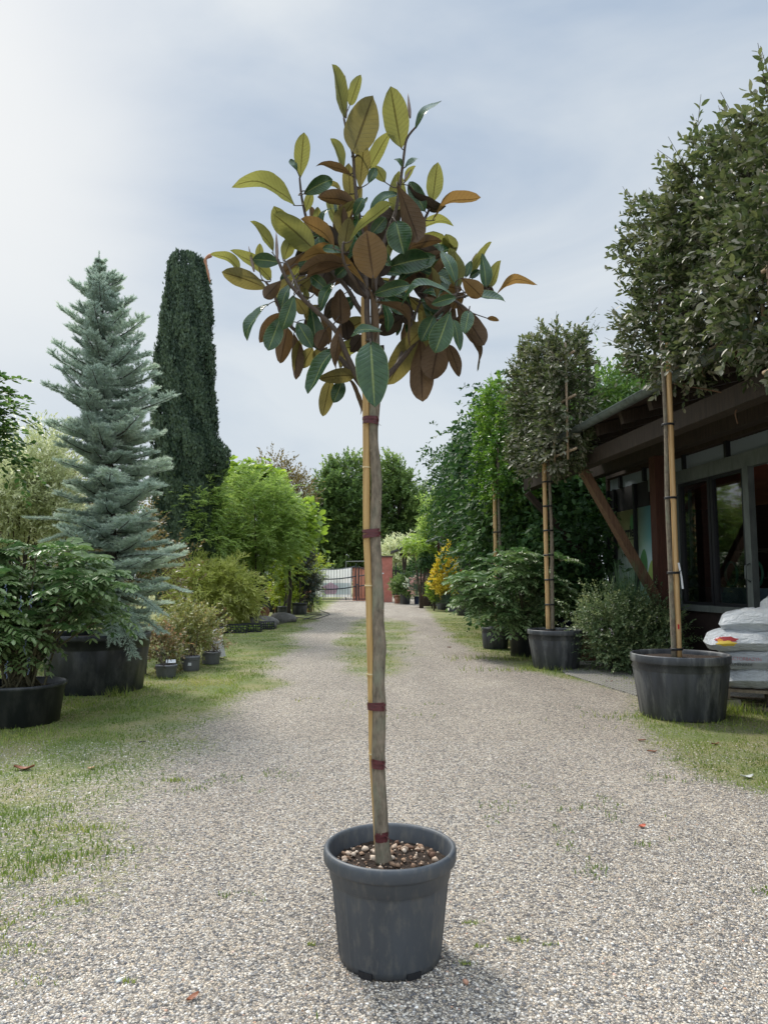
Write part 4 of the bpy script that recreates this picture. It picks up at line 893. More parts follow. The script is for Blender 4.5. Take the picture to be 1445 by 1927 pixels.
def magleaf():
    m, t, p = mat_new('magnolia_leaf'); L = t.links.new
    at_ = lambda n: nd(t, 'ShaderNodeAttribute', attribute_name=n).outputs['Fac']
    ti, lu, lv, lo = at_('tint'), at_('lu'), at_('lv'), at_('rnd')
    geo = nd(t, 'ShaderNodeNewGeometry')
    def mth(op, a, b=None, c=None):
        n = nd(t, 'ShaderNodeMath', operation=op)
        for i_, x in enumerate((a, b, c)):
            if x is None: continue
            if isinstance(x, (int, float)): n.inputs[i_].default_value = x
            else: L(x, n.inputs[i_])
        return n.outputs[0]
    av = mth('ABSOLUTE', lv)
    ph = mth('MULTIPLY_ADD', av, -.16, lu); sw_ = mth('SINE', mth('MULTIPLY', ph, 78.0)); vein = mth('POWER', mth('MULTIPLY_ADD', sw_, .5, .5), 5.0)
    mid = nd(t, 'ShaderNodeMapRange'); mid.inputs[1].default_value = .045; mid.inputs[2].default_value = .09; mid.inputs[3].default_value = 1; mid.inputs[4].default_value = 0; L(av, mid.inputs[0])
    edge = nd(t, 'ShaderNodeMapRange'); edge.inputs[1].default_value = .93; edge.inputs[2].default_value = 1.0; L(av, edge.inputs[0])
    tcx = nd(t, 'ShaderNodeTexCoord'); nz = nd(t, 'ShaderNodeTexNoise'); nz.inputs['Scale'].default_value = 28; nz.inputs['Detail'].default_value = 5; L(tcx.outputs['Object'], nz.inputs[0])
    # upper side
    topc = ramp(t, [(.3, (.016, .052, .018)), (.75, (.045, .100, .034))], nz.outputs[0])
    mt = nd(t, 'ShaderNodeMix', data_type='RGBA'); L(mth('MULTIPLY', mth('MAXIMUM', mid.outputs[0], edge.outputs[0]), .7), mt.inputs[0]); L(topc.outputs[0], mt.inputs[6]); mt.inputs[7].default_value = (.22, .27, .08, 1)
    # underside: young leaves olive, mature leaves rusty felt
    uc = ramp(t, [(0, (.13, .135, .045)), (.4, (.12, .10, .038)), (.68, (.17, .10, .04)), (.9, (.105, .068, .040)), (1, (.065, .046, .034))], ti)
    hv = nd(t, 'ShaderNodeHueSaturation'); L(uc.outputs[0], hv.inputs['Color']); L(mth('MULTIPLY_ADD', lo, .5, .78), hv.inputs['Value'])
    mu = nd(t, 'ShaderNodeMix', data_type='RGBA', blend_type='MULTIPLY'); L(mth('MAXIMUM', mth('MULTIPLY', mid.outputs[0], .75), mth('MULTIPLY', vein, .09)), mu.inputs[0]); L(hv.outputs[0], mu.inputs[6]); mu.inputs[7].default_value = (.32, .26, .22, 1)
    nzm = nd(t, 'ShaderNodeMix', data_type='RGBA', blend_type='MULTIPLY'); nzm.inputs[0].default_value = 1; L(mu.outputs[2], nzm.inputs[6]); rn = ramp(t, [(.3, (.82, .82, .82)), (.7, (1.1, 1.1, 1.1))], nz.outputs[0]); L(rn.outputs[0], nzm.inputs[7])
    col = nd(t, 'ShaderNodeMix', data_type='RGBA'); L(geo.outputs['Backfacing'], col.inputs[0]); L(mt.outputs[2], col.inputs[6]); L(nzm.outputs[2], col.inputs[7])
    L(col.outputs[2], p.inputs['Base Color'])
    ro = mth('MULTIPLY_ADD', geo.outputs['Backfacing'], .42, .24); L(ro, p.inputs['Roughness']); 
    L(mth('MULTIPLY_ADD', geo.outputs['Backfacing'], -.28, .48), p.inputs['Specular IOR Level'])
    b = nd(t, 'ShaderNodeBump'); b.inputs['Strength'].default_value = .55; b.inputs['Distance'].default_value = .0015
    L(mth('ADD', mth('MULTIPLY', vein, -.8), mth('MULTIPLY_ADD', nz.outputs[0], .8, mth('MULTIPLY', mid.outputs[0], -1.5))), b.inputs['Height']); L(b.outputs[0], p.inputs['Normal'])
    tr = nd(t, 'ShaderNodeBsdfTranslucent'); tcl = ramp(t, [(0, (.31, .305, .075)), (.4, (.26, .22, .065)), (.68, (.30, .17, .05)), (.9, (.22, .13, .045)), (1, (.05, .05, .02))], ti)
    # top-facing leaves let light through only a little
    tm_ = nd(t, 'ShaderNodeMix', data_type='RGBA', blend_type='MULTIPLY'); L(mth('MAXIMUM', mth('MULTIPLY', mid.outputs[0], .8), mth('MULTIPLY', vein, .10)), tm_.inputs[0]); L(tcl.outputs[0], tm_.inputs[6]); tm_.inputs[7].default_value = (.3, .25, .2, 1)
    L(tm_.outputs[2], tr.inputs[0]); L(b.outputs[0], tr.inputs[1])
    ms = nd(t, 'ShaderNodeMixShader'); tf_ = ramp(t, [(0, (.46,)*3), (.66, (.42,)*3), (.85, (.2,)*3), (1, (.05,)*3)], ti); L(tf_.outputs[0], ms.inputs[0]); L(p.outputs[0], ms.inputs[1]); L(tr.outputs[0], ms.inputs[2])
    L(ms.outputs[0], t.nodes['Material Output'].inputs[0]); return m
M['magleaf'] = magleaf()
LT = [(1.0 if x in (.5, .8) else x) for x in LT]
link('foliage', LVt, np.array(LF), M['magleaf'], mag, True, {'tint': LT, 'lu': LU, 'lv': LVv, 'rnd': LO})
mb.add(petmb.V, petmb.F); mb.out('branches', M['twig'], mag, True)
bmat = surf('leaf_bud', (.16, .12, .10), (.26, .19, .16), 60, .7, .1)
for (bx, by, tx, ty, wp) in BUD:
    bp = P(bx, by); best = min(skpts, key=lambda s: (Vector((s[0].x*TY/s[0].y, (s[0].z-CAMH)*TY/s[0].y))-Vector((bp.x, bp.z-CAMH))).length); d0 = best[0].y-TY
    A_, B_ = P(bx, by, d0), P(tx, ty, d0+.01); r_ = wp*TY/F/2
    MB().tube([A_.lerp(B_, q/8) for q in range(9)], [r_*x for x in (.5, .8, 1, 1, .9, .75, .55, .35, .1)], 8).out('bud', bmat, mag, True)
# dried hanging leaf end at far left
c0 = P(398, 480, 0.0)
MB().tube(smooth_path([c0, P(387, 488), P(390, 505), P(396, 533)]), [.008, .009, .008, .006, .006, .007, .006, .004, .004, .005, .004, .003, .001][:13], 6).out('withered_leaf_tip', surf('withered_leaf', (.30, .13, .07), (.45, .24, .15), 50, .8, .2), mag, True)

# ================================================================== plants
def potdims(cx, yf, hwr, hwb, yr):
    Yf = gd(cx, yf).y; Y = Yf
    for _ in range(4): rb_ = hwb*Y/F; Y = Yf+rb_
    a = at(cx, yf, Y); return Vector((a.x, Y, 0)), hwr*Y/F, hwb*Y/F, at(cx, yr, Y).z
def blob(px, py, Y, hw, hh, dr=None, wt=None):
    c = at(px, py, Y); rx = hw*Y/F; b = [c.x, c.y, c.z, rx, dr if dr else rx, hh*Y/F]
    if wt: b.append(wt)
    return tuple(b)
G = {}
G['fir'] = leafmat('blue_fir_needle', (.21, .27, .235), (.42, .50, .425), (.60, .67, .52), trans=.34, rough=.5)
G['yew'] = leafmat('yew_foliage', (.014, .034, .022), (.045, .080, .048), (.09, .135, .075), trans=.15, rough=.55)
G['dec'] = leafmat('broad_tree_leaf', (.055, .10, .035), (.12, .19, .06), (.24, .32, .11), trans=.42)
G['mah'] = leafmat('mahonia_leaflet', (.028, .07, .03), (.085, .17, .06), (.27, .38, .13), back=(.18, .25, .10), trans=.24, rough=.40, spec=.5)
G['elae'] = leafmat('oleaster_leaf', (.036, .062, .026), (.080, .108, .042), (.17, .19, .08), back=(.26, .25, .18), trans=.26, rough=.46, spec=.42)
G['laur'] = leafmat('laurel_leaf', (.04, .10, .02), (.10, .20, .035), (.22, .34, .07), trans=.35, rough=.35)
G['ivy'] = leafmat('climber_leaf', (.014, .040, .014), (.036, .085, .026), (.10, .18, .05), trans=.25, rough=.55, spec=.22)
G['fresh'] = leafmat('fresh_leaf', (.12, .20, .04), (.22, .33, .06), (.36, .46, .10), trans=.45)
G['feath'] = leafmat('feathery_leaf', (.10, .16, .045), (.20, .30, .08), (.38, .48, .16), trans=.48)
G['bam'] = leafmat('bamboo_leaf', (.20, .25, .06), (.38, .42, .12), (.56, .56, .24), trans=.4)
G['var'] = leafmat('variegated_leaf', (.26, .30, .15), (.48, .52, .31), (.74, .74, .56), trans=.38)
G['olive'] = leafmat('olive_brown_leaf', (.08, .07, .03), (.16, .13, .05), (.26, .22, .09), trans=.3)
G['yell'] = leafmat('golden_leaf', (.36, .34, .05), (.66, .55, .08), (.85, .76, .22), trans=.3)
G['lime'] = leafmat('lime_leaf', (.16, .24, .03), (.32, .40, .06), (.48, .50, .10), trans=.4)
G['grey'] = leafmat('grey_green_leaf', (.05, .085, .06), (.10, .15, .11), (.17, .23, .17), trans=.2)
G['rhod'] = leafmat('dark_leathery_leaf', (.018, .035, .022), (.05, .07, .05), (.16, .19, .15), back=(.12, .10, .05), trans=.15, rough=.35)
G['mix'] = leafmat('reddish_leaf', (.08, .12, .04), (.20, .16, .07), (.42, .24, .15), trans=.3)
G['abel'] = leafmat('abelia_leaf', (.05, .085, .035), (.12, .18, .08), (.34, .38, .18), trans=.25)
G['white'] = leafmat('white_floret', (.70, .72, .50), (.80, .80, .66), trans=.2)
G['pinkf'] = leafmat('pink_plume', (.42, .25, .22), (.60, .40, .36), trans=.2)
G['red'] = leafmat('red_petal', (.55, .04, .03), (.7, .08, .05), trans=.2)
G['lilac'] = leafmat('pale_lilac_petal', (.50, .42, .48), (.68, .60, .64), trans=.2)
G['berry'] = plain('blue_berry', (.12, .15, .26), .6)

# ---------- blue fir in the big tub
def fir():
    rng = np.random.RandomState(21)
    c, rt_, rb_, hz = potdims(180, 1311, 95, 82, 1190)
    th = thing('potted_fir', 'tall blue-grey fir with tiered branches growing in a very wide black tub', 'tree', c)
    potmesh(th, c, rt_, rb_, hz, M['tub'], lip=.07, n=72, ribs=ribf(16, .008, .5), soilz=hz-.08)
    FY = c.y; b = Vector((at(212, 1200, FY).x, FY, hz-.1))
    path = [b, Vector((at(210, 1000, FY).x, FY, at(210, 1000, FY).z)), Vector((at(203, 800, FY).x, FY, at(0, 800, FY).z)), Vector((at(196, 640, FY).x, FY, at(0, 640, FY).z)), Vector((at(187, 480, FY).x, FY, at(0, 480, FY).z))]
    tp = smooth_path(path, 8); zt = tp[-1].z
    MB().tube(tp, [.085, .006], 10, bump=.05, rng=random.Random(3)).out('trunk', M['darkbark'], th, True)
    zs = np.array([p.z for p in tp]); xs_ = np.array([p.x for p in tp])
    # silhouette half width (px) by image row
    rows = [480, 500, 520, 560, 600, 660, 720, 800, 880, 960, 1040, 1110, 1180]; hwL = [1, 8, 18, 42, 76, 84, 98, 98, 92, 90, 102, 108, 80]; hwR = [1, 10, 26, 52, 84, 90, 104, 116, 112, 118, 124, 130, 100]
    hL = lambda z: np.interp(-z, [-at(0, r_, FY).z for r_ in rows], hwL)*FY/F; hR = lambda z: np.interp(-z, [-at(0, r_, FY).z for r_ in rows], hwR)*FY/F
    BP, BD, BL, BT = [], [], [], []   # twigs with needles
    bm = MB()
    z = hz+.18
    while z < zt-.06:
        fr_ = (z-hz)/(zt-hz); nb = 8 if fr_ < .7 else 6; x0 = np.interp(z, zs, xs_); off = rng.rand()*6.28
        for k in range(nb):
            a = off+6.28*k/nb+rng.randn()*.25; ca, sa = math.cos(a), math.sin(a)
            Rr = (hR(z) if ca > 0 else hL(z)); Rr = Rr*abs(ca)+ .5*(hR(z)+hL(z))*(1-abs(ca)); Rr *= rng.uniform(.5, 1.12)
            if Rr < .03: Rr = .03
            rise = np.interp(fr_, [0, .3, .7, 1], [-.15, .0, .18, .45])+rng.randn()*.12; zb = z+rng.uniform(-.07, .07)
            p0 = Vector((x0, FY, zb)); p2 = p0+Vector((ca*Rr, sa*Rr, Rr*rise)); p1 = p0.lerp(p2, .5)+Vector((0, 0, -.05*Rr)); p2 = p2+Vector((0, 0, .06*Rr))
            q = smooth_path([p0, p1, p2], 6); bm.tube(q, [.009+.010*(1-fr_), .003], 4)
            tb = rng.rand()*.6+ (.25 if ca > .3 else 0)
            for i_ in range(2, len(q)):
                s = i_/(len(q)-1); d = (q[i_]-q[i_-1]).normalized()
                for sgn in (-1, 1):
                    for rep_ in range(2):
                        ln = (min(.08, Rr*.5)+.26*Rr*(1.08-s))*rng.uniform(.7, 1.3); aa = math.radians(rng.uniform(35, 60))*sgn
                        dd = Vector((d.x*math.cos(aa)-d.y*math.sin(aa), d.x*math.sin(aa)+d.y*math.cos(aa), d.z+rng.uniform(-.05, .22)))
                        o_ = q[i_-1].lerp(q[i_], rng.rand())
                        BP.append(o_); BD.append(dd); BL.append(ln); BT.append(tb)
                        if ln > .13:
                            for s2 in (-1, 1):
                                a2 = math.radians(45)*s2; d2 = Vector((dd.x*math.cos(a2)-dd.y*math.sin(a2), dd.x*math.sin(a2)+dd.y*math.cos(a2), dd.z+rng.uniform(-.02, .2)))
                                BP.append(o_+dd.normalized()*ln*.5); BD.append(d2); BL.append(ln*.55); BT.append(tb+.1)
            BP.append(q[-2]); BD.append((q[-1]-q[-2])); BL.append(min(.10, Rr*.6)); BT.append(tb+.2)
        z += (.145 if fr_ < .6 else .20)*rng.uniform(.8, 1.2)
    # leader
    for s in np.linspace(0, 1, 5): BP.append(tp[-1]-Vector((0, 0, .30*(1-s)))); BD.append(Vector((0, 0, 1))); BL.append(.05); BT.append(.4)
    # low hanging sprays
    for (x1, y1, x2, y2, dy) in [(160, 990, 60, 975, -.3), (150, 1010, 90, 1015, -.4), (215, 1150, 250, 1225, -.75), (205, 1140, 215, 1200, -.8), (235, 1110, 300, 1150, -.6), (240, 1090, 345, 1110, -.1), (200, 1080, 140, 1100, -.5), (215, 1050, 330, 1045, -.3), (250, 1160, 300, 1185, -.5), (225, 1130, 262, 1190, -.7)]:
        p0, p2 = at(x1, y1, FY+dy*.6), at(x2, y2, FY+dy); q = smooth_path([p0, p0.lerp(p2, .5)+Vector((0, 0, .03)), p2], 6); bm.tube(q, [.010, .004], 4)
        for i_ in range(2, len(q)):
            d = (q[i_]-q[i_-1]).normalized()
            for sgn in (-1, 1):
                aa = math.radians(50)*sgn; dd = Vector((d.x*math.cos(aa)-d.y*math.sin(aa), d.x*math.sin(aa)+d.y*math.cos(aa), d.z+.05)); BP.append(q[i_]); BD.append(dd); BL.append(.14); BT.append(.35)
            BP.append(q[i_]); BD.append(d); BL.append(.1); BT.append(.35)
    bm.out('branches', M['darkbark'], th, True)
    BP = np.array([list(v) for v in BP]); BD = nrm(np.array([list(v) for v in BD])); BL = np.array(BL); BT = np.clip(np.array(BT), 0, 1)
    nn = 34
    T = len(BP); i = np.arange(nn); t_ = (i+rng.rand(T, nn))/nn
    up = np.array([0, 0, 1.]); e1 = nrm(np.cross(BD, up)+1e-3); e2 = np.cross(e1, BD)
    az = rng.rand(T, nn)*6.28; ang = np.radians(rng.uniform(45, 75, (T, nn)))*(1-.45*t_)
    pos = BP[:, None]+BD[:, None]*(BL[:, None]*t_)[..., None]
    d = BD[:, None]*np.cos(ang)[..., None]+(e1[:, None]*np.cos(az)[..., None]+e2[:, None]*np.sin(az)[..., None])*np.sin(ang)[..., None]+np.array([0, 0, .25])
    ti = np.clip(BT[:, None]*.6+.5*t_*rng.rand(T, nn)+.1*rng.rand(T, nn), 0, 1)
    d = d.reshape(-1, 3); pos = pos.reshape(-1, 3); n_ = len(pos)
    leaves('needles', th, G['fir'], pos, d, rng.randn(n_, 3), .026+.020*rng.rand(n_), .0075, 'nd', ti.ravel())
    return n_
fir()

# ---------- dark columnar yew
def yew():
    rng = np.random.RandomState(8); Y = 22.0; b = gd(345, 1178); b = Vector((at(350, 1100, Y).x, Y, 0))
    th = thing('columnar_yew', 'very tall dense dark green columnar yew with a blunt notched top', 'tree', b)
    rows = [483, 495, 520, 600, 700, 760, 820, 852, 880, 905, 1000, 1150]; xl = [312, 305, 303, 292, 284, 280, 281, 283, 285, 287, 290, 300]; xr = [352, 370, 379, 388, 394, 397, 406, 426, 424, 412, 410, 405]
    zz = [at(0, r_, Y).z for r_ in rows]; n = 75000
    z = zz[-1]+(zz[0]-zz[-1])*rng.rand(n)**.9
    L_ = np.interp(-z, [-q for q in zz], xl); R_ = np.interp(-z, [-q for q in zz], xr)
    k = Y/F; cx = ((L_+R_)/2-CX)*k; rr = (R_-L_)/2*k
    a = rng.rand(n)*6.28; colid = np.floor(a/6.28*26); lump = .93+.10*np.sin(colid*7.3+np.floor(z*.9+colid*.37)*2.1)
    r_ = rr*lump*(1-.22*rng.rand(n)**2)
    top = np.where(z > zz[2], .35+.65*np.sin(colid*3.1), 1)
    keep = (z < zz[2]) | (rng.rand(n) < top)
    P_ = np.stack([cx+r_*np.cos(a), Y+r_*np.sin(a), z], -1)[keep]; a = a[keep]; n = len(P_)
    D = np.stack([np.cos(a)*.35+rng.randn(n)*.22, np.sin(a)*.35+rng.randn(n)*.22, np.ones(n)], -1)
    Nn = np.stack([np.cos(a), np.sin(a), np.full(n, -.3)], -1)+rng.randn(n, 3)*.5
    P3 = np.repeat(P_, 2, 0)+rng.randn(2*n, 3)*.03
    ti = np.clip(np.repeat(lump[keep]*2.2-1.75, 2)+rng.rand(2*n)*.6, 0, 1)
    leaves('foliage', th, G['yew'], P3, np.repeat(D, 2, 0)+rng.randn(2*n, 3)*.15, np.repeat(Nn, 2, 0), .075+.05*rng.rand(2*n), .058, 'rh', ti)
    MB().tube([b, b+Vector((0, 0, 9.6))], [.25, .06], 8).out('trunk', M['darkbark'], th, True)
yew()

# ---------- mahonias
def mahonia(label, potspec, blobs, K, seed, fl, lscale=1, potmat='tub', berries=True, ncomp=8):
    rng = np.random.RandomState(seed)
    c, rt_, rb_, hz = potdims(*potspec)
    th = thing('potted_mahonia', label, 'shrub', c, 0, 'mahonia shrubs in dark pots')
    potmesh(th, c, rt_, rb_, hz, M[potmat], lip=.04, n=64, style=1, soilz=hz-.07)
    P_, D, tb, C = clumps(rng, blobs, K, K*2, .10, .5, .45)
    mb = MB(); bb = Vector((c.x, c.y, hz-.07))
    pos, dr, nn, LL, WW, TT = [], [], [], [], [], []
    for q in range(len(P_)):
        p0 = Vector(P_[q]); 
        if q % 2 == 0: mb.tube(smooth_path([bb+Vector((rng.randn()*.08, rng.randn()*.08, 0)), bb.lerp(p0, .5)+Vector((0, 0, .1)), p0], 4), [.014, .006], 5)
        o = rng.rand()*6.28
        for k in range(ncomp):
            a = o+k*2.4; el = rng.uniform(-.15, .75); d = Vector((math.cos(a)*math.cos(el), math.sin(a)*math.cos(el), math.sin(el)))+Vector(D[q])*.5; d.normalize()
            ln = rng.uniform(.24, .38)*lscale; npair = 6
            pts_ = []
            for s in np.linspace(0, 1, 7): pts_.append(p0+d*(ln*s)+Vector((0, 0, -.38*ln*s*s)))
            mb.tube(pts_, [.0030, .0012], 3, cap=False)
            side = d.cross(Vector((0, 0, 1))).normalized(); tbv = tb[q]*.45+rng.rand()*.35
            up_ = side.cross(d).normalized()
            for j in range(1, npair+1):
                s = .12+.88*j/npair; pc = p0+d*(ln*s)+Vector((0, 0, -.38*ln*s*s)); tang = (d+Vector((0, 0, -.76*s))).normalized()
                for sg in ((-1, 1) if j < npair else (-1, 1, 0)):
                    dd = (side*sg*.95+tang*(.45 if sg else 1)+Vector((0, 0, -.22))+Vector(rng.randn(3)*.08))
                    pos.append(pc); dr.append(dd); nn.append(up_+Vector(rng.randn(3)*.25)); LL.append((.062+.03*math.sin(3.1*s*.8))*lscale*rng.uniform(.85, 1.2)); WW.append(.040*lscale*rng.uniform(.8, 1.2)); TT.append(min(1, tbv+rng.rand()*.25))
    cv = lambda L_: np.array([list(v) for v in L_])
    leaves('foliage', th, G['mah'], cv(pos), cv(dr), cv(nn), np.array(LL), np.array(WW), 'sp', np.array(TT))
    mb.out('stems', M['reedtwig'], th, True)
    if berries:
        bm2 = MB(); zmin = min(b_[2]-b_[5] for b_ in blobs)
        for q in range(26):
            b_ = blobs[rng.randint(len(blobs))]; a = rng.uniform(3.6, 5.9); c0 = Vector((b_[0]+b_[3]*.85*math.cos(a), b_[1]+b_[4]*.85*math.sin(a), b_[2]+b_[5]*rng.uniform(-.5, .4)))
            for j in range(14):
                s = c0+Vector((rng.randn()*.008, rng.randn()*.008, -.012*j)); bm2.lathe([(.0, -.006), (.005, -.003), (.0055, 0), (.004, .004), (0, .006)], s, 5)
        bm2.out('berries', G['berry'], th, True)['kind'] = 'stuff'
    return th
YL = 7.3
mahonia('broad mahonia with blue berries in the dark pot at the left edge', (36, 1373, 79, 68, 1283),
        [blob(60, 1120, YL, 120, 82, .62), blob(145, 1106, YL+.5, 88, 50, .5), blob(20, 1200, YL-.15, 70, 75, .45), blob(-60, 1120, YL, 70, 100, .6)], 64, 31, None)
mahonia('wide arching mahonia beside the second pleached tree, reaching out over the gravel', (985, 1237, 27, 24, 1188),
        [blob(990, 1080, 13.6, 58, 45, .7), blob(930, 1110, 13.5, 50, 38, .6), blob(925, 1135, 13.2, 34, 26, .5), blob(895, 1100, 13.4, 22, 12, .4), blob(1010, 1130, 13.6, 40, 40, .5)], 46, 32, None, 1.15, berries=False)

# ---------- pleached trees
def pleached(label, potspec, ctr, half, hgt, depth, dirv, mat, nleaf, seed, cane, L=(.05, .085), trunkx=None, ties=4, leafm='ov', potmat='tubold', shoots=60, frame=True, group='pleached standards lined up before the shed', redspot=False, sr=.029):
    rng = np.random.RandomState(seed)
    c, rt_, rb_, hz = potdims(*potspec) if potspec else (Vector((ctr[0], ctr[1], 0)), .5, .42, .62)
    th = thing('pleached_tree', label, 'tree', c, 0, group)
    potmesh(th, c, rt_, rb_, hz, M[potmat], lip=.085*rt_/.5, lipout=.03, n=96, ribs=ribf(22, .006, .45), soilz=hz-.05)
    dv = Vector(dirv).normalized(); sv_ = Vector((dv.y, -dv.x, 0)); C = Vector(ctr); z0 = C.z-hgt/2; z1 = C.z+hgt/2
    tx = c.x+trunkx; tb = Vector((tx, c.y, hz-.06)); tt = Vector((tx+.01, c.y, C.z+hgt*.25))
    mid = tb.lerp(tt, .5)
    side = Vector((cane, 0, 0))
    pth = smooth_path([tb-side*.75, tb.lerp(tt, .2)-side*.9, tb.lerp(tt, .35)-side*1.15, tb.lerp(tt, .55)-side*.75, tb.lerp(tt, .8)-side*.8+Vector((0, .04, 0)), tt-side*.4], 6)
    MB().tube(pth, [sr*.95, sr*.6], 10, bump=.05, rng=random.Random(seed)).out('trunk', M['bark'], th, True)
    st = [(tb+side*.7).lerp(Vector((tx, c.y, z0+.35))+side*.9, q/30) for q in range(31)]
    MB().tube(st, [sr*(1.08 if q % 6 == 3 else 1) for q in range(31)], 10).out('bamboo_stake', M['bamboo2'], th, True)
    for k in range(ties):
        s = (k+.12)/ties; q = tb.lerp(Vector((tx, c.y, z0+.1)), s)
        mb = MB()
        for e in range(2): torus(mb, q+Vector((0, 0, e*.012)), sr*2.15, .007, 20, 5, 'z')
        mb.tube([q+Vector((.02, -sr*2.15, 0)), q+Vector((.06, -sr*2.3, .035))], .004, 4)
        mb.out('tie', M['blacktie'], th, True)
    if redspot:
        MB().cbox(tb+Vector((cane*.7-.008, -sr-.001, .34)), (.018, .006, .05)).out('red_mark', M['redpaint'], th)
        q = tb+Vector((.035, -.03, 1.02)); link('plant_label', [q, q+Vector((.02, 0, 0)), q+Vector((.045, .0, -.15)), q+Vector((.055, 0, -.28)), q+Vector((.035, 0, -.28)), q+Vector((.026, 0, -.15))], [(0, 1, 2, 5), (5, 2, 3, 4)], M['white'], th)
    if frame:
        for z in (z0+.12, C.z-.1, C.z+hgt*.28):
            MB().tube([C+dv*(-half-.08)-sv_*.03+Vector((0, 0, z-C.z)), C+dv*(half+.05)-sv_*.03+Vector((0, 0, z-C.z))], .021, 7).out('bamboo_crossbar', M['bambooold'], th, True)
        for u in (-.86*half, -.35*half, .3*half, .85*half):
            MB().tube([C+dv*u-sv_*.07+Vector((0, 0, -hgt/2-.02)), C+dv*u-sv_*.07+Vector((0, 0, hgt*.38))], .019, 7).out('bamboo_upright', M['bambooold'], th, True)
        for u in (-.4*half, .1*half, .5*half):
            a = C+dv*u+Vector((0, 0, z0+.1-C.z)); MB().tube(smooth_path([a, a+Vector((.02, 0, -.08)), a+Vector((-.01, 0, -.17)), a+Vector((.02, 0, -.22))]), .005, 4).out('twine', M['brace'], th, True)
    # limbs
    mb = MB()
    for k in range(26):
        s = rng.rand(); z = z0+hgt*rng.rand()*.9; p0 = Vector((tx, c.y, min(z, tt.z))); p2 = C+dv*rng.uniform(-1, 1)*half*.95+sv_*rng.uniform(-1, 1)*depth*.4+Vector((0, 0, z+rng.uniform(0, .3)-C.z)); mb.tube([p0, p0.lerp(p2, .5)+Vector((0, 0, -.03)), p2], [.014, .005], 5)
    mbt = mb
    # twigs
    T = nleaf//9
    u = rng.uniform(-1, 1, T); v = np.sign(rng.randn(T))*(rng.rand(T)**.45); zz = rng.uniform(-1, 1, T)
    # uneven rounded silhouette
    sil = 1-.10*np.abs(u)**4*0
    hh = hgt/2*(1-.22*np.abs(u)**3+.10*np.sin(u*7+seed)+.06*np.sin(u*17))
    uu = u*half*(1+.09*np.sin(zz*6+seed)+.05*np.sin(zz*15))
    Pt = np.array(list(C))+uu[:, None]*np.array(list(dv))+(v*depth/2*(1+.25*np.sin(u*5+zz*4)))[:, None]*np.array(list(sv_))+np.stack([0*zz, 0*zz, zz*hh], -1)
    D = nrm(u[:, None]*.6*np.array(list(dv))+v[:, None]*.9*np.array(list(sv_))+np.stack([0*zz, 0*zz, .35+.6*zz], -1)+rng.randn(T, 3)*.45)
    lt = .14+.16*rng.rand(T)
    # long shoots past the edge
    e = rng.choice(T, shoots, replace=False); edge = (np.abs(u[e]) > .75) | (zz[e] > .6); lt[e[edge]] *= 2.0; D[e[edge], 2] += .6; D = nrm(D)
    pos, d, nn = along(Pt, D, lt, 9, rng, 52, False, .2, 1.0, .35, .15)
    tb_ = np.repeat(.5+.5*np.sin(u*9+zz*7+seed), 9)*.3+.15*np.repeat(zz > .2, 9)+rng.rand(len(pos))*.55
    for q in e[edge]: mbt.tube([Vector(Pt[q]-D[q]*.3), Vector(Pt[q]), Vector(Pt[q]+D[q]*lt[q])], [.005, .004, .002], 4)
    mbt.out('branches', M['darkbark'], th, True)
    ls = L[0]+(L[1]-L[0])*rng.rand(len(pos))
    flip = np.where(rng.rand(len(pos), 1) < .10, -1, 1)
    leaves('foliage', th, mat, pos, d, nn*flip, ls, ls*.50, leafm, np.clip(tb_, 0, 1))
    return th
pleached('pleached oleaster on a bamboo stake in the large pot beside the white sacks', (1283, 1361, 87, 71, 1229), (3.46, 7.4, 4.78), 1.12, 2.1, .55, (-.15, .99, 0), G['elae'], 20000, 41, .037, trunkx=-.03, redspot=True, shoots=330, L=(.055, .10))
pleached('pleached oleaster leaning into the upper right corner, its trunk outside the picture', None, (3.40, 5.0, 4.18), 0.95, 2.2, .7, (-.1, .99, 0), G['elae'], 11000, 42, .022, trunkx=.0, shoots=90, L=(.06, .10))
pleached('second pleached oleaster farther along, in a streaked grey-black pot', (1046, 1262, 51, 40, 1184), (2.76, 11.7, 4.36), .92, 2.1, .5, (-.2, .98, 0), G['elae'], 15000, 43, -.050, trunkx=-.08, sr=.036, ties=7, shoots=120, L=(.06, .10))
pleached('slim standard laurel with bright green crown, farthest of the row, in a striped grey pot', (932, 1222, 25, 22, 1180), (2.74, 15.75, 4.45), .85, 2.5, .8, (-.15, .98, 0), G['laur'], 11000, 44, -.05, trunkx=.07, sr=.04, ties=3, shoots=170, frame=False, L=(.07, .11))

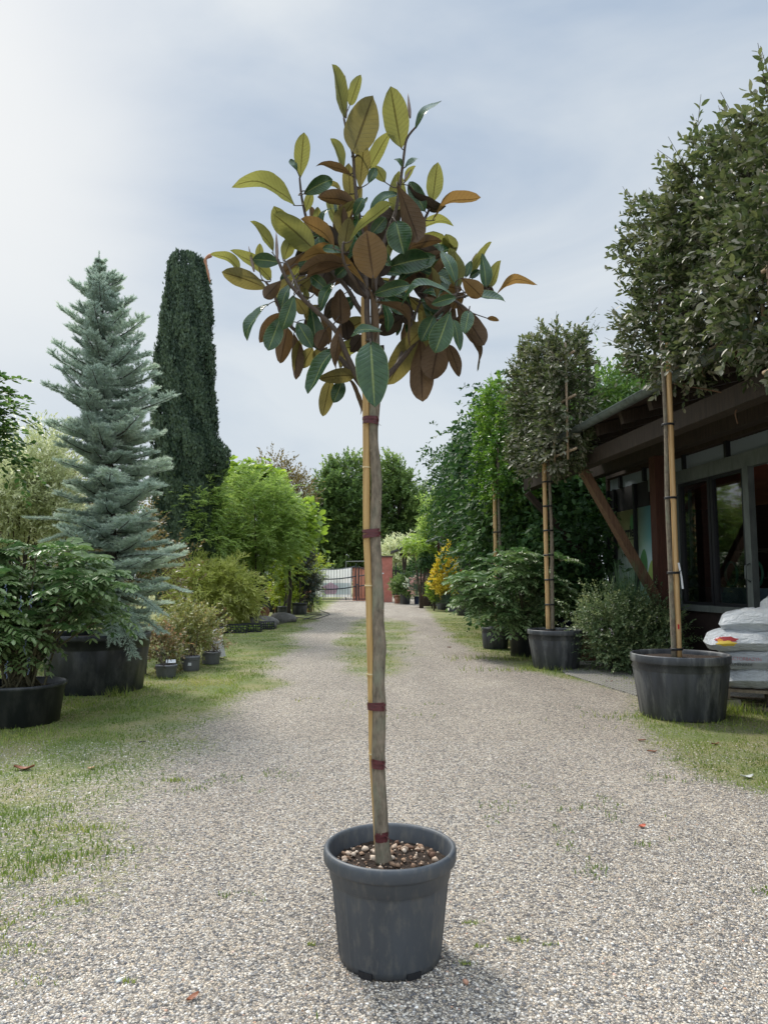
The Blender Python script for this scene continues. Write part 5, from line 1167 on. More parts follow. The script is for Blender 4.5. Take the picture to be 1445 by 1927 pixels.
# ---------- climber mass over the shed's far end, and tall hedge behind
shrub('climbing_hedge', 'huge dark glossy climber covering the far end of the timber shed', 'hedge', (3.9, 17.5, 0),
      [blob(1062, 1080, 15.4, 50, 110, .8), blob(1010, 960, 17.5, 75, 130, 1.6), blob(960, 850, 20, 60, 110, 1.8), blob(915, 900, 24, 55, 90, 2.0), blob(930, 1030, 23, 34, 70, 1.4), blob(872, 915, 27, 30, 62, 1.6), blob(900, 980, 25, 30, 50, 1.4), blob(1000, 1080, 19, 70, 90, 1.5)],
      420, 9500, 9, .15, .085, G['ivy'], 51, rc=.42, tw=.5, up=-.15, ang=60, tm='ov', stems=(20, .05), inner=.72, droop=.7)
shrub('roof_climber', 'lighter green climber spilling over the back of the shed roof', 'climber', (7.0, 17.5, 0),
      [blob(1120, 775, 17.0, 70, 34, 1.4), blob(1200, 765, 17.5, 50, 32, 1.4), blob(1050, 800, 17, 40, 50, 1.2), blob(1130, 880, 17.5, 70, 60, 1.0)],
      150, 3200, 8, .14, .075, leafmat('climber_leaf_fresh', (.04, .09, .025), (.09, .17, .04), (.19, .29, .07), trans=.3), 52, rc=.3, tw=.45, up=.5, ang=55, tm='rh', stems=(10, .05), inner=.6)

# ---------- trees closing the view
for k, (bl, seed, lab, gx_) in enumerate([
    ([blob(640, 960, 72, 62, 60, 3.2), blob(650, 905, 72, 36, 38, 2.4), blob(612, 1000, 72, 36, 55, 2.6), blob(668, 1030, 72, 50, 50, 2.6), blob(620, 1060, 72, 50, 34, 2.2)], 61, 'large dark green rounded tree beyond the gate, left of the magnolia stem', 640),
    ([blob(742, 960, 74, 56, 62, 3.2), blob(735, 905, 74, 36, 38, 2.4), blob(770, 1000, 74, 36, 50, 2.6), blob(720, 1030, 74, 50, 50, 2.6), blob(770, 1060, 74, 40, 34, 2.2)], 62, 'large dark green rounded tree beyond the gate, right of the magnolia stem', 740)]):
    shrub('broadleaf_tree', lab, 'tree', (at(gx_, 1100, 72+2*k).x, 72+2*k, 0), bl, 220, 4600, 9, .38, .22, G['dec'], seed, rc=.45, tw=.9, up=.6, ang=55, trunk=(.3, 7), nb=16, group='big trees beyond the gate', inner=.5)
shrub('broadleaf_tree', 'loose bright green tree between the far trees and the climber hedge', 'tree', (at(822, 1100, 48).x, 48, 0), [blob(822, 985, 48, 24, 46, 1.5), blob(808, 1010, 48, 22, 30, 1.3), blob(836, 960, 48, 14, 30, 1)], 60, 1100, 8, .26, .13, G['feath'], 63, rc=.25, tw=.6, up=.5, trunk=(.12, 4), inner=.3)
shrub('pale_shrub', 'pale grey-green shrub behind the pink pillar', 'shrub', (at(745, 1110, 58).x, 58, 0), [blob(738, 1045, 58, 22, 18, 1.2), blob(762, 1050, 58, 30, 26, 1.4), blob(790, 1060, 56, 22, 30, 1.4)], 70, 1000, 8, .24, .12, G['var'], 64, rc=.3, tw=.5, stems=(8, .05))
shrub('broadleaf_tree', 'small dark tree showing just right of the yew', 'tree', (at(440, 1100, 60).x, 60, 0), [blob(438, 915, 60, 16, 22, 1.5), blob(450, 960, 60, 30, 50, 2)], 40, 900, 8, .3, .17, G['dec'], 65, rc=.3, tw=.6, trunk=(.2, 5))
shrub('hedge', 'dark hedge closing the far left behind the bright trees', 'hedge', (at(500, 1110, 50).x, 50, 0), [blob(520, 1060, 50, 60, 45, 1.5), blob(430, 1050, 50, 70, 60, 1.5), blob(575, 1085, 50, 22, 28, 1.2), blob(330, 1040, 46, 80, 80, 1.5), blob(200, 1040, 44, 90, 90, 1.5), blob(60, 1040, 42, 100, 90, 1.5)], 200, 4200, 8, .26, .15, G['dec'], 66, rc=.5, tw=.6, stems=(10, .06))
# left side trees
shrub('feathery_tree', 'fine-leaved bright green tree with several thin dark stems, the larger of the two', 'tree', (at(478, 1150, 24).x, 24, 0),
      [blob(480, 960, 24, 62, 58, 1.2), blob(490, 1010, 24, 75, 62, 1.2), blob(455, 925, 24, 40, 34, .9), blob(440, 1040, 24, 36, 40, .9), blob(520, 1050, 24, 40, 34, .9), blob(530, 945, 24, 24, 34, .8)],
      230, 2500, 14, .13, .034, G['feath'], 71, rc=.17, tw=.46, up=.35, ang=62, flat=True, droop=.35, tm='rh', stems=(12, .04), inner=.25, group='feathery trees on the left', upn=.9)
shrub('feathery_tree', 'smaller airy feathery-leaved tree between the blue fir and the larger feathery one', 'tree', (at(402, 1150, 22).x, 22, 0),
      [blob(385, 960, 22, 42, 46, .9), blob(398, 1010, 22, 42, 40, .9), blob(368, 925, 22, 24, 22, .6), blob(405, 915, 22, 22, 20, .6)],
      100, 1000, 14, .12, .032, G['feath'], 72, rc=.15, tw=.46, up=.35, ang=62, flat=True, droop=.35, stems=(6, .03), inner=.2, group='feathery trees on the left', upn=.9)
shrub('catalpa_tree', 'tree with big soft bright yellow-green leaves behind the feathery tree', 'tree', (at(545, 1140, 27).x, 27, 0),
      [blob(545, 985, 27, 26, 30, .8), blob(556, 972, 26, 16, 22, .6), blob(530, 1005, 27, 20, 26, .8), blob(462, 897, 27, 34, 16, .8), blob(500, 920, 27, 30, 20, .8), blob(566, 985, 26, 10, 12, .4)],
      90, 700, 7, .24, .19, G['fresh'], 73, rc=.2, tw=.4, up=.1, ang=70, tm='ov', droop=.7, trunk=(.08, 3.2), inner=.3)
shrub('airy_shrub', 'thin airy olive-leaved tree with see-through top against the sky', 'tree', (at(520, 1140, 31).x, 31, 0),
      [blob(520, 920, 31, 44, 36, 1), blob(545, 940, 31, 32, 34, .9), blob(500, 890, 31, 24, 20, .8)], 80, 700, 7, .15, .07, G['olive'], 74, rc=.25, tw=.7, up=.6, ang=45, stems=(10, .03), inner=.3)
shrub('olive_shrub', 'olive-brown leafy shrub seen between the fir and the feathery trees', 'shrub', (at(350, 1150, 23.5).x, 23.5, 0),
      [blob(350, 1000, 24, 26, 70, .7), blob(330, 960, 24, 22, 50, .7), blob(370, 1060, 24, 30, 40, .7)], 80, 1600, 8, .11, .05, G['olive'], 75, rc=.2, tw=.35, stems=(10, .03))
shrub('yellow_shrub', 'yellow-leaved shrub glimpsed behind the fir trunk', 'shrub', (at(200, 1150, 14).x, 14.5, 0),
      [blob(235, 1000, 14.5, 60, 70, .5), blob(120, 960, 14.5, 40, 30, .5), blob(290, 1080, 14.5, 50, 60, .5), blob(190, 1080, 14.5, 70, 60, .5)], 90, 1100, 8, .08, .045, G['olive'], 76, rc=.16, tw=.3, stems=(12, .02))
shrub('variegated_shrub', 'cream-edged variegated shrub with open twiggy top at the left edge', 'shrub', (at(40, 1150, 11).x, 11, 0),
      [blob(40, 960, 11, 75, 70, .7), blob(20, 930, 10.8, 50, 50, .6), blob(90, 925, 11, 40, 45, .5), blob(70, 870, 11, 52, 42, .5), blob(110, 980, 11, 30, 40, .5), blob(100, 900, 11, 34, 26, .4)], 170, 2700, 9, .078, .031, G['var'], 77, rc=.12, tw=.30, up=.55, ang=45, stems=(26, .016), inner=.2)
shrub('reddish_shrub', 'brownish-leaved shrub behind the variegated one', 'shrub', (at(60, 1150, 13.2).x, 13.2, 0),
      [blob(90, 905, 13.2, 45, 26, .5), blob(60, 960, 13.2, 70, 70, .5)], 60, 1100, 8, .07, .04, G['olive'], 78, rc=.15, tw=.25, stems=(10, .02))
# pinnate tree at left edge
shrub('pinnate_tree', 'dark green tree with drooping paired leaflets cut off by the left edge', 'tree', (at(-70, 1250, 9).x, 9, 0),
      [blob(-30, 790, 9, 50, 66, .5), blob(-50, 740, 9, 50, 40, .5), blob(-10, 850, 9, 36, 36, .4)], 44, 190, 16, .085, .055, leafmat('pinnate_leaflet', (.03, .075, .025), (.07, .14, .04), (.15, .24, .06), trans=.35), 79, rc=.1, tw=.42, up=.05, ang=68, flat=True, droop=.55, tm='ov', trunk=(.05, 3.6), inner=.3, jit=.18, upn=1.2)
# bamboo
def pottedshrub(name, label, cat, spec, blobs, K, T, nl, L, W, mat, seed, potmat='tub', group=None, st=0, **k):
    c, rt_, rb_, hz = potdims(*spec)
    th = thing(name, label, cat, c, 0, group)
    potmesh(th, c, rt_, rb_, hz, M[potmat], lip=min(.04, hz*.18), n=40, style=st, soilz=hz-.03, lipout=rt_*.06)
    r = k.pop('real', None)
    return shrub(name, label, cat, (c.x, c.y, hz-.03), blobs, K, T, nl, L, W, mat, seed, thingobj=th, **k)
pottedshrub('potted_bamboo', 'yellow-green weeping bamboo spilling over its black pot', 'bamboo', (440, 1180, 17, 14, 1142),
      [blob(400, 1108, 21, 54, 34, .8), blob(425, 1125, 20.8, 34, 26, .6), blob(375, 1090, 21, 40, 26, .7), blob(365, 1120, 21.2, 30, 28, .6), blob(445, 1100, 21, 26, 30, .5)], 130, 1700, 11, .20, .028, G['bam'], 81, rc=.16, tw=.42, up=.25, ang=42, droop=.5, stems=(26, .008), bark='reedtwig')
pottedshrub('potted_bush', 'dark leathery shrub in the blue-black pot in front of the gate banner', 'shrub', (564, 1157, 14, 13, 1134),
      [blob(567, 1075, 31.5, 23, 40, .6), blob(576, 1100, 31.5, 20, 30, .5), blob(560, 1050, 31.5, 16, 26, .5)], 70, 1500, 8, .12, .05, G['rhod'], 82, rc=.15, tw=.25, stems=(8, .02))
shrub('loose_shrub', 'open light-leaved twigs reaching towards the banner', 'shrub', (at(585, 1140, 33).x, 33, 0), [blob(594, 1062, 33, 14, 10, .3), blob(590, 1085, 33, 12, 12, .3), blob(578, 1060, 33, 12, 20, .3)], 22, 130, 7, .14, .05, G['lime'], 83, rc=.12, tw=.35, stems=(8, .02))
pottedshrub('potted_maple', 'lime-yellow small maple in a dark pot beside the leathery bush', 'shrub', (533, 1159, 11, 10, 1141),
      [blob(535, 1115, 31, 18, 14, .4), blob(550, 1075, 31, 24, 20, .5), blob(520, 1095, 31, 20, 16, .4), blob(545, 1128, 30.6, 20, 12, .4)], 50, 800, 8, .11, .07, G['lime'], 84, rc=.12, tw=.25, stems=(8, .015))
pottedshrub('potted_conifer', 'narrow dark green columnar conifer next to the rusty steel silhouette', 'conifer', (484, 1168, 8, 7, 1160), [blob(484, 1120, 27, 10, 42, .2), blob(492, 1110, 27, 6, 30, .15), blob(478, 1112, 27, 6, 30, .15)], 60, 1700, 7, .06, .02, G['yew'], 85, rc=.06, tw=.12, up=1.2, ang=30, stems=(3, .02))
th_ = pottedshrub('potted_fern', 'small bright green fern in a clay pot at the hose end', 'fern', (583, 1152, 6, 5, 1139), [blob(590, 1133, 32, 11, 9, .25)], 20, 260, 10, .07, .015, G['fresh'], 86, potmat='terra', rc=.06, tw=.3, up=.5, ang=55, flat=True, droop=.4)
# empty / filled nursery pots
def barepot(label, spec, mat, group=None, name='plant_pot', cat='pot', st=0):
    c, rt_, rb_, hz = potdims(*spec); th = thing(name, label, cat, c, 0, group); potmesh(th, c, rt_, rb_, hz, M[mat], lip=min(.04, hz*.16), n=40, style=st, soilz=hz*.85, lipout=rt_*.06); return th
barepot('large empty black pot standing behind the clay dish', (508, 1152, 13, 9, 1124), 'tub')
barepot('small grey pot half hidden by the columnar conifer', (498, 1149, 5.5, 4.5, 1131), 'smallpot')
barepot('dark pot under the left side of the weeping bamboo', (402, 1172, 17, 14, 1150), 'tub')
barepot('narrow grey pot tucked behind the right side of the big black tub', (267, 1270, 10, 8, 1230), 'smallpot')
barepot('low reddish tray pot among the pots on the left', (519, 1152, 8, 7, 1141), 'terra')
# little potted plants in front of the fir
sm = 'small potted shrubs on the grass by the fir'
pottedshrub('small_potted_shrub', 'small grey pot with drooping reddish shrub and a white card, nearest the black tub', 'shrub', (313, 1277, 20, 16, 1250),
      [blob(308, 1222, 11.1, 28, 18, .25), blob(290, 1215, 11.1, 18, 14, .2), blob(330, 1232, 11.1, 14, 12, .2)], 30, 240, 8, .055, .028, G['mix'], 91, 'smallpot', sm, rc=.07, tw=.2, tm='ov', stems=(10, .006), bark='twig')
pottedshrub('small_potted_shrub', 'small grey pot with tall yellow-green shrub and a square white sticker, middle of the three', 'shrub', (358, 1264, 18, 16, 1234),
      [blob(352, 1175, 12.0, 32, 26, .3), blob(375, 1185, 12.0, 20, 18, .25), blob(335, 1190, 12, 20, 16, .25), blob(360, 1205, 12, 24, 12, .25), blob(385, 1165, 12.1, 12, 14, .15)], 60, 620, 8, .05, .028, leafmat('mottled_leaf', (.13, .16, .05), (.26, .28, .09), (.42, .34, .17), trans=.3), 92, 'smallpot', sm, rc=.07, tw=.2, tm='ov', stems=(12, .006), bark='twig')
pottedshrub('small_potted_shrub', 'small grey pot with sparse dry reddish shrub, right of the three', 'shrub', (397, 1251, 17, 15, 1226),
      [blob(392, 1200, 12.8, 20, 18, .25), blob(402, 1212, 12.8, 14, 12, .2)], 26, 130, 7, .05, .026, G['mix'], 93, 'smallpot', sm, rc=.06, tw=.2, tm='ov', stems=(10, .006), bark='twig')
pottedshrub('small_potted_shrub', 'tiny pot with pinkish young leaves beside the black crates', 'shrub', (415, 1194, 9, 8, 1180), [blob(414, 1167, 19.6, 10, 10, .15)], 12, 60, 7, .08, .045, G['mix'], 94, 'tub', sm, rc=.05, tw=.18, tm='ov', stems=(5, .006), bark='twig')
q = at(357, 1250, gd(358, 1264).y-.012); tag(MB().cbox(q, (.06, .004, .045), -.2).out('plant_label', M['white']), 'square white sticker on the middle small grey pot', 'label')
q = at(322, 1247, 10.75); tag(MB().cbox(q+Vector((0, 0, .02)), (.14, .09, .004), .3, (.45, 'X')).out('plant_label', M['white']), 'white card lying in the small pot nearest the tub', 'label')
q = at(384, 1219, 12.3); tag(MB().cbox(q, (.035, .003, .09), 0, (.6, 'Y')).out('plant_label', M['white']), 'slanting white tag beside the right small pot', 'label')
# white net cover behind the right small pot
def sackmesh(name, c, sx, sy, sz, mat, seed, rz=0, tilt=None, parent=None, n=28):
    rng = np.random.RandomState(seed); V = []; m_ = n//2
    Mx = Matrix.Rotation(rz, 3, 'Z')
    if tilt: Mx = Mx @ Matrix.Rotation(tilt[0], 3, tilt[1])
    for side in (1, -1):
        for i_ in range(n+1):
            for j in range(m_+1):
                u = -1+2*i_/n; v = -1+2*j/m_
                e = (1-abs(u)**4.5)*(1-abs(v)**3.2); h = max(0, e)**.30
                x = u*sx/2*(1-.05*(abs(v)**2)); y = v*sy/2*(1-.04*abs(u)**2)
                wr = (fbm(np.array(u*4+seed*3.1), np.array(v*3+7+seed), 4)-.47)*.75*h + .05*math.sin(v*18+u*3+seed)*(abs(u)**6)
                z = side*h*sz/2*(1+wr*1.1)
                if side < 0: z *= .8
                z += -.12*sz*abs(u)**3
                V.append(Mx @ Vector((x, y, z))+Vector(c))
    k = (n+1)*(m_+1); Fc = []
    for i_ in range(n):
        for j in range(m_):
            a = i_*(m_+1)+j; Fc.append((a, a+m_+1, a+m_+2, a+1)); a += k; Fc.append((a, a+1, a+m_+2, a+m_+1))
    bnd = [i_*(m_+1) for i_ in range(n+1)]; 
    return link(name, V, Fc, mat, parent, True)
# ---------- net-wrapped plant, abelia, rush, planters by the shed
q = at(408, 1208, 13.2)
tag(link('garden_fleece', *(lambda V, Fc: (V, Fc))([tuple(q+Vector((.16*math.cos(a)*(1-.15*k)*(1+.12*math.sin(a*5+k)), .12*math.sin(a)*(1-.15*k), -.26+.13*k-(.0 if k < 4 else .03)))) for k in range(5) for a in np.linspace(0, 2*math.pi, 19)[:-1]], [(k*18+j, k*18+(j+1) % 18, (k+1)*18+(j+1) % 18, (k+1)*18+j) for k in range(4) for j in range(18)]+[tuple(range(72, 90))]), surf('fleece', (.42, .42, .42), (.66, .66, .66), 30, .9, .6), None, True), 'crumpled pale fleece hood behind the right small pot', 'fleece')
pottedshrub('potted_abelia', 'bushy abelia with small pale lilac flowers in a low pot before the shed post', 'shrub', (1165, 1264, 22, 20, 1246),
      [blob(1160, 1178, 11.7, 58, 40, .55), blob(1215, 1172, 11.6, 42, 28, .5), blob(1175, 1215, 11.5, 58, 40, .5), blob(1138, 1150, 11.9, 26, 24, .35), blob(1230, 1200, 11.4, 32, 34, .4)],
      170, 3000, 10, .046, .030, G['abel'], 101, st=1, rc=.12, tw=.22, up=.3, ang=50, stems=(24, .008), bark='twig')
def flowers(par_name, label, cat, blobs, n, size, mat, seed, parent=None, cl=6, name='flowers', rc=.02):
    rng = np.random.RandomState(seed); P_, D, tb, C = clumps(rng, blobs, n, n, .02, .2, .9)
    Pn = np.repeat(P_, cl, 0)+rng.randn(n*cl, 3)*rc; Dn = rng.randn(n*cl, 3)+np.array([0, -.3, .5])
    return leaves(name, parent, mat, Pn, Dn, rng.randn(n*cl, 3), size*(.6+.8*rng.rand(n*cl)), size*.8, 'ov', rng.rand(n*cl))
ab = bpy.data.objects['potted_abelia']
flowers('', '', '', [blob(1185, 1195, 11.4, 70, 50, .55), blob(1140, 1180, 11.5, 40, 40, .5)], 80, .02, G['lilac'], 5, ab, 4)
# upright rush
rng = np.random.RandomState(17)
th = thing('rush_plant', 'tall upright thin-bladed rush standing behind the abelia', 'grass', at(1178, 1200, 12.0)*Vector((1, 1, 0)))if False else thing('rush_plant', 'tall upright thin-bladed rush standing behind the abelia', 'plant', (at(1182, 1200, 11.75).x, 11.75, 0))
mb = MB(); c = th.location
for k in range(230):
    b = c+Vector((rng.randn()*.07, rng.randn()*.05, .05)); a = rng.rand()*6.28; l = rng.uniform(.9, 1.75); sp_r = rng.uniform(.02, .34)*(l/1.7)
    mb.tube([b, b+Vector((math.cos(a)*sp_r*.3, math.sin(a)*sp_r*.3, l*.5)), b+Vector((math.cos(a)*sp_r, math.sin(a)*sp_r, l))], [.007, .0055, .0015], 3, cap=False)
mb.out('blades', surf('rush_blade', (.03, .075, .03), (.08, .16, .06), 10, .5, 0), th)
MB().lathe([(.12, 0), (.14, .16), (.15, .16), (.15, .18), (.13, .18), (.12, .1), (0, .1)], c, 24).out('pot', M['tub'], th, True)
# long terracotta planter with the blue glazed bowl behind it
c = at(1082, 1205, 12.9); 
th = thing('planter_box', 'long reddish-brown planter box behind the second pleached tree pot', 'planter', (c.x, c.y, 0))
mb = MB(); mb.box(c.x-.42, c.x+.55, c.y-.16, c.y+.16, .01, .50); mb.box(c.x-.45, c.x+.58, c.y-.19, c.y+.19, .50, .56)
for z in (.12, .22, .32, .42): mb.box(c.x-.43, c.x+.56, c.y-.17, c.y+.17, z, z+.018)
mb.out('box', surf('brown_red_plastic', (.10, .028, .02), (.17, .05, .035), 8, .6, .1), th); MB().box(c.x-.40, c.x+.53, c.y-.14, c.y+.14, .56, .562).out('soil', M['soil'], th)
c = at(1067, 1190, 13.6)
th = thing('blue_pot', 'dark blue glazed pot whose rim shows above the planter box', 'pot', (c.x, 13.6, 0)); potmesh(th, (c.x, 13.6, 0), .22, .17, .68, M['bluepot'], lip=.04, n=36, style=1)
shrub('low_shrub', 'small pale-leaved shrub in the gap behind the second pleached tree stem', 'shrub', (at(1015, 1190, 13.2).x, 13.4, 0), [blob(1012, 1165, 13.4, 20, 22, .3)], 26, 300, 8, .05, .03, G['abel'], 102, rc=.07, tw=.15, stems=(8, .006))
barepot('dark green-black tub far along the right verge, under the tip of the arching mahonia', (876, 1159, 18, 16, 1128), 'tub')
# ---------- sacks on the pallet
def sackmat():
    m, t, p = mat_new('white_film'); tc = nd(t, 'ShaderNodeTexCoord'); n = nd(t, 'ShaderNodeTexNoise'); n.inputs['Scale'].default_value = 7; n.inputs['Detail'].default_value = 9; n.inputs['Roughness'].default_value = .68; n.inputs['Distortion'].default_value = .8
    mp = nd(t, 'ShaderNodeMapping'); mp.inputs['Scale'].default_value = (1, 1.6, 2.2); t.links.new(tc.outputs['Object'], mp.inputs[0]); t.links.new(mp.outputs[0], n.inputs[0])
    n2 = nd(t, 'ShaderNodeTexNoise'); n2.inputs['Scale'].default_value = 1.6; t.links.new(tc.outputs['Object'], n2.inputs[0])
    r = ramp(t, [(.35, (.56, .60, .64)), (.6, (.74, .77, .79))], n2.outputs[0]); t.links.new(r.outputs[0], p.inputs['Base Color']); p.inputs['Roughness'].default_value = .34; p.inputs['Specular IOR Level'].default_value = .55
    b = nd(t, 'ShaderNodeBump'); b.inputs['Strength'].default_value = 1; b.inputs['Distance'].default_value = .06; t.links.new(n.outputs[0], b.inputs['Height']); t.links.new(b.outputs[0], p.inputs['Normal']); return m
M['sack'] = sackmat(); M['sackgrey'] = surf('grey_film_print', (.33, .35, .37), (.48, .50, .52), 3, .4, .5, bdist=.02)
pc = Vector((4.42, 8.25, 0)); prz = R(-24)
pm = Matrix.Rotation(prz, 3, 'Z')
pal = thing('wooden_pallet', 'weathered wooden pallet carrying the white sacks', 'pallet', pc, prz); pal['_loc'] = 1; pal.scale = (1, 1, 1.35)
mb = MB()
for k in range(3): MB().box(-.6, .6, -.40+k*.35, -.30+k*.35, .0, .022).out('bottom_board', M['pallet'], pal)
for i_ in (-.6, -.0725, .455):
    for j_ in (-.40, -.05, .30): MB().box(i_, i_+.145, j_+.001, j_+.099, .023, .115).out('block', M['pallet'], pal)
for i_ in (-.6, -.0725, .455): MB().box(i_, i_+.145, -.40, .40, .116, .138).out('cross_board', M['pallet'], pal)
for k in range(5): MB().box(-.6, .6, -.40+k*.17, -.40+k*.17+.12, .139, .161).out('deck_board', M['pallet'], pal)
text('EUR', .055, (-.56, -.402, .045), (math.pi/2, 0, 0), M['ink'], pal, sx=.9)
bagl = ['bottom white sack lying directly on the pallet', 'second white sack from the pallet, with the red 70 litre roundel', 'third white sack up with a red and orange flower print at its end', 'fourth white sack up, plain and folded at the left end', 'slumped topmost white sack with a fruit print, cut by the right edge']
bags = []
spec = [((.04, -.02), .275, 0, 1.18, .82, .27), ((.02, -.03), .475, .03, 1.20, .80, .27), ((-.07, -.04), .68, .09, 1.26, .82, .27), ((.04, .02), .895, -.04, 1.15, .78, .29), ((.42, .0), 1.13, .35, .95, .70, .34)]
for k, ((ox, oy), z, rz_, sx_, sy_, sz_) in enumerate(spec):
    c = pc+pm @ Vector((ox, oy, 0)); c.z = z
    o = sackmesh('soil_sack', Vector((0, 0, 0)), sx_, sy_, sz_, M['sack'], 5+k, 0, (R(-10), 'Y') if k == 4 else None); c.z += .055; o.location = c; o.rotation_euler = (0, 0, prz+rz_)
    tag(o, bagl[k], 'sack', 'white sacks of potting soil piled on the pallet'); bags.append((o, c, prz+rz_, sx_, sy_, sz_))
def proj_patch(o, x0, x1, z0, z1, mat, name, ny=6, off=.004, sy=-1, tilt=None):
    """a printed patch following the sack's front side: sampled by ray casting on the sack mesh"""
    me = o.data; from mathutils.bvhtree import BVHTree
    bv = BVHTree.FromPolygons([v.co for v in me.vertices], [tuple(p_.vertices) for p_ in me.polygons]); V = []; n = 8
    for i_ in range(n+1):
        for j in range(n+1):
            x = x0+(x1-x0)*i_/n; z = z0+(z1-z0)*j/n
            h = bv.ray_cast(Vector((x, -1, z)), Vector((0, 1, 0))); y = h[0].y if h[0] else -.35
            V.append((x, y-off, z))
    ob = link(name, V, [(i_*(n+1)+j, (i_+1)*(n+1)+j, (i_+1)*(n+1)+j+1, i_*(n+1)+j+1) for i_ in range(n) for j in range(n)], mat, None, True); ob.parent = o; return ob
def roundel(o, x, z, r, mat, name, off=.004, top=False, lobes=0, rx=None, seed=0):
    me = o.data; from mathutils.bvhtree import BVHTree
    bv = BVHTree.FromPolygons([v.co for v in me.vertices], [tuple(p_.vertices) for p_ in me.polygons]); V = []; n = 22
    rx = rx or r
    for k in range(4):
        for j in range(n):
            a = 2*math.pi*j/n; rr = (k/3)*(1+(.16*math.sin(a*lobes+seed) if lobes else 0)); u, v = x+rx*rr*math.cos(a), z+r*rr*math.sin(a)
            if top: h = bv.ray_cast(Vector((u, v, 1)), Vector((0, 0, -1))); V.append((u, v, (h[0].z if h[0] else .1)+off))
            else: h = bv.ray_cast(Vector((u, -1, v)), Vector((0, 1, 0))); V.append((u, (h[0].y if h[0] else -.38)-off, v))
    ob = link(name, V, [(k*n+j, k*n+(j+1) % n, (k+1)*n+(j+1) % n, (k+1)*n+j) for k in range(3) for j in range(n)], mat, None, True); ob.parent = o; return ob
M['redprint'] = plain('red_print', (.42, .03, .03), .4); M['orangeprint'] = plain('orange_print', (.75, .28, .03), .4); M['yellowprint'] = plain('yellow_print', (.85, .6, .08), .4); M['greenprint'] = plain('green_print', (.06, .25, .08), .4); M['pinkprint'] = plain('pink_print', (.55, .22, .22), .4)
o, c, rz_, *_ = bags[1]
proj_patch(o, -.55, -.06, -.075, .07, M['sackgrey'], 'grey_print')
roundel(o, -.02, .0, .062, M['redprint'], 'roundel', .006, rx=.055)
def bagtext(o, s, size, x, z, mat, sx=1, y=None, nm='lettering'):
    me = o.data; from mathutils.bvhtree import BVHTree
    bv = BVHTree.FromPolygons([v.co for v in me.vertices], [tuple(p_.vertices) for p_ in me.polygons])
    t_ = text(s, size, (0, 0, 0), (0, 0, 0), mat, None, nm, 1)
    for v in t_.data.vertices:
        lx, lz = x+v.co.x*sx, z+v.co.y; h = bv.ray_cast(Vector((lx, -1, lz)), Vector((0, 1, 0))); v.co = (lx, (h[0].y if h[0] else -.38)-.010+v.co.z*0, lz)
    t_.data.update(); t_.parent = o
bagtext(o, '70L', .065, -.06, -.022, M['white'], .85)
bagtext(o, 'FACTORBAZYN', .05, -.50, .012, M['pinkprint'], .95); bagtext(o, 'BLUMENERDE', .045, -.50, -.05, M['greyink'], .9)
o = bags[2][0]
roundel(o, -.45, .035, .03, M['redprint'], 'flower_print', .006, lobes=7, rx=.13); roundel(o, -.44, -.01, .03, M['yellowprint'], 'flower_print', .009, lobes=6, rx=.10); roundel(o, -.50, .02, .018, M['orangeprint'], 'flower_print', .008, lobes=5, rx=.03)
o = bags[4][0]
roundel(o, -.16, .02, .055, M['orangeprint'], 'fruit_print', .006, lobes=4); roundel(o, -.12, .05, .035, M['redprint'], 'fruit_print', .010, lobes=3); roundel(o, -.20, .0, .03, M['yellowprint'], 'fruit_print', .010, lobes=3); roundel(o, -.20, .085, .02, M['greenprint'], 'leaf_print', .008, rx=.04)
c = gd(1372, 1333); tag(MB().cbox((c.x, c.y, .05), (.22, .10, .10), .2).out('concrete_block', surf('concrete', (.26, .24, .20), (.40, .37, .31), 20, .9, .3)), 'pale concrete block on the grass by the pallet corner', 'block')

# ---------- gate, wall, pillar
GY = 50.0
def gx(px): return at(px, 1100, GY).x
def gz(py): return at(640, py, GY).z
gate = thing('iron_gate', 'wide dark iron double gate with curved rails closing the drive', 'gate', (gx(640), GY, 0))
for (xa, xb) in ((560, 671), (674.5, 704)):
    x0, x1 = gx(xa), gx(xb); mb = MB(); zt = gz(1064) if xa < 600 else gz(1066)
    mb.box(x0, x0+.07, GY-.03, GY+.03, .06, gz(1068)); mb.box(x1-.07, x1, GY-.031, GY+.031, .06, gz(1060)); mb.box(x0+.07, x1-.07, GY-.025, GY+.025, .10, .17); mb.out('leaf_frame', M['metal'], gate)
    mb = MB(); n = int((x1-x0)/.19)
    for k in range(1, n): x = x0+(x1-x0)*k/n; mb.box(x-.012, x+.012, GY-.012, GY+.012, .17, gz(1071)+.18*(2*k/n-1)**2)
    o = mb.out('bars', M['metal'], gate)
    for (ya, yb) in ((1084, 1090), (1103, 1109)):
        sgn = 1 if xa < 600 else .3
        pts_ = [Vector((x0+(x1-x0)*s, GY-.03, gz(yb)+(gz(ya)-gz(yb))*(2*s-1)**2*sgn if xa < 600 else gz(ya)+(gz(ya-4)-gz(ya))*s)) for s in np.linspace(0, 1, 13)]
        MB().tube(pts_, .04, 6).out('curved_rail', M['metal'], gate, True)
    pts_ = [Vector((x0+(x1-x0)*s, GY-.02, gz(1072)+.25*(2*s-1)**2)) for s in np.linspace(0, 1, 9)]; MB().tube(pts_, .03, 6).out('top_rail', M['metal'], gate, True)
torus(MB(), (gx(672.5), GY-.05, gz(1100)), .12, .025, 16, 5, 'z').out('lock', M['metal'], gate)
MB().box(gx(672)-.02, gx(672)+.02, GY-.06, GY-.02, 0, 1.2).out('drop_bolt', M['metal'], gate)
bn = thing('banner', 'white banner with a pink and grey-green picture behind the gate bars', 'banner', (gx(630), GY+.15, 0))
x0, x1 = gx(585), gx(661.5); V = []
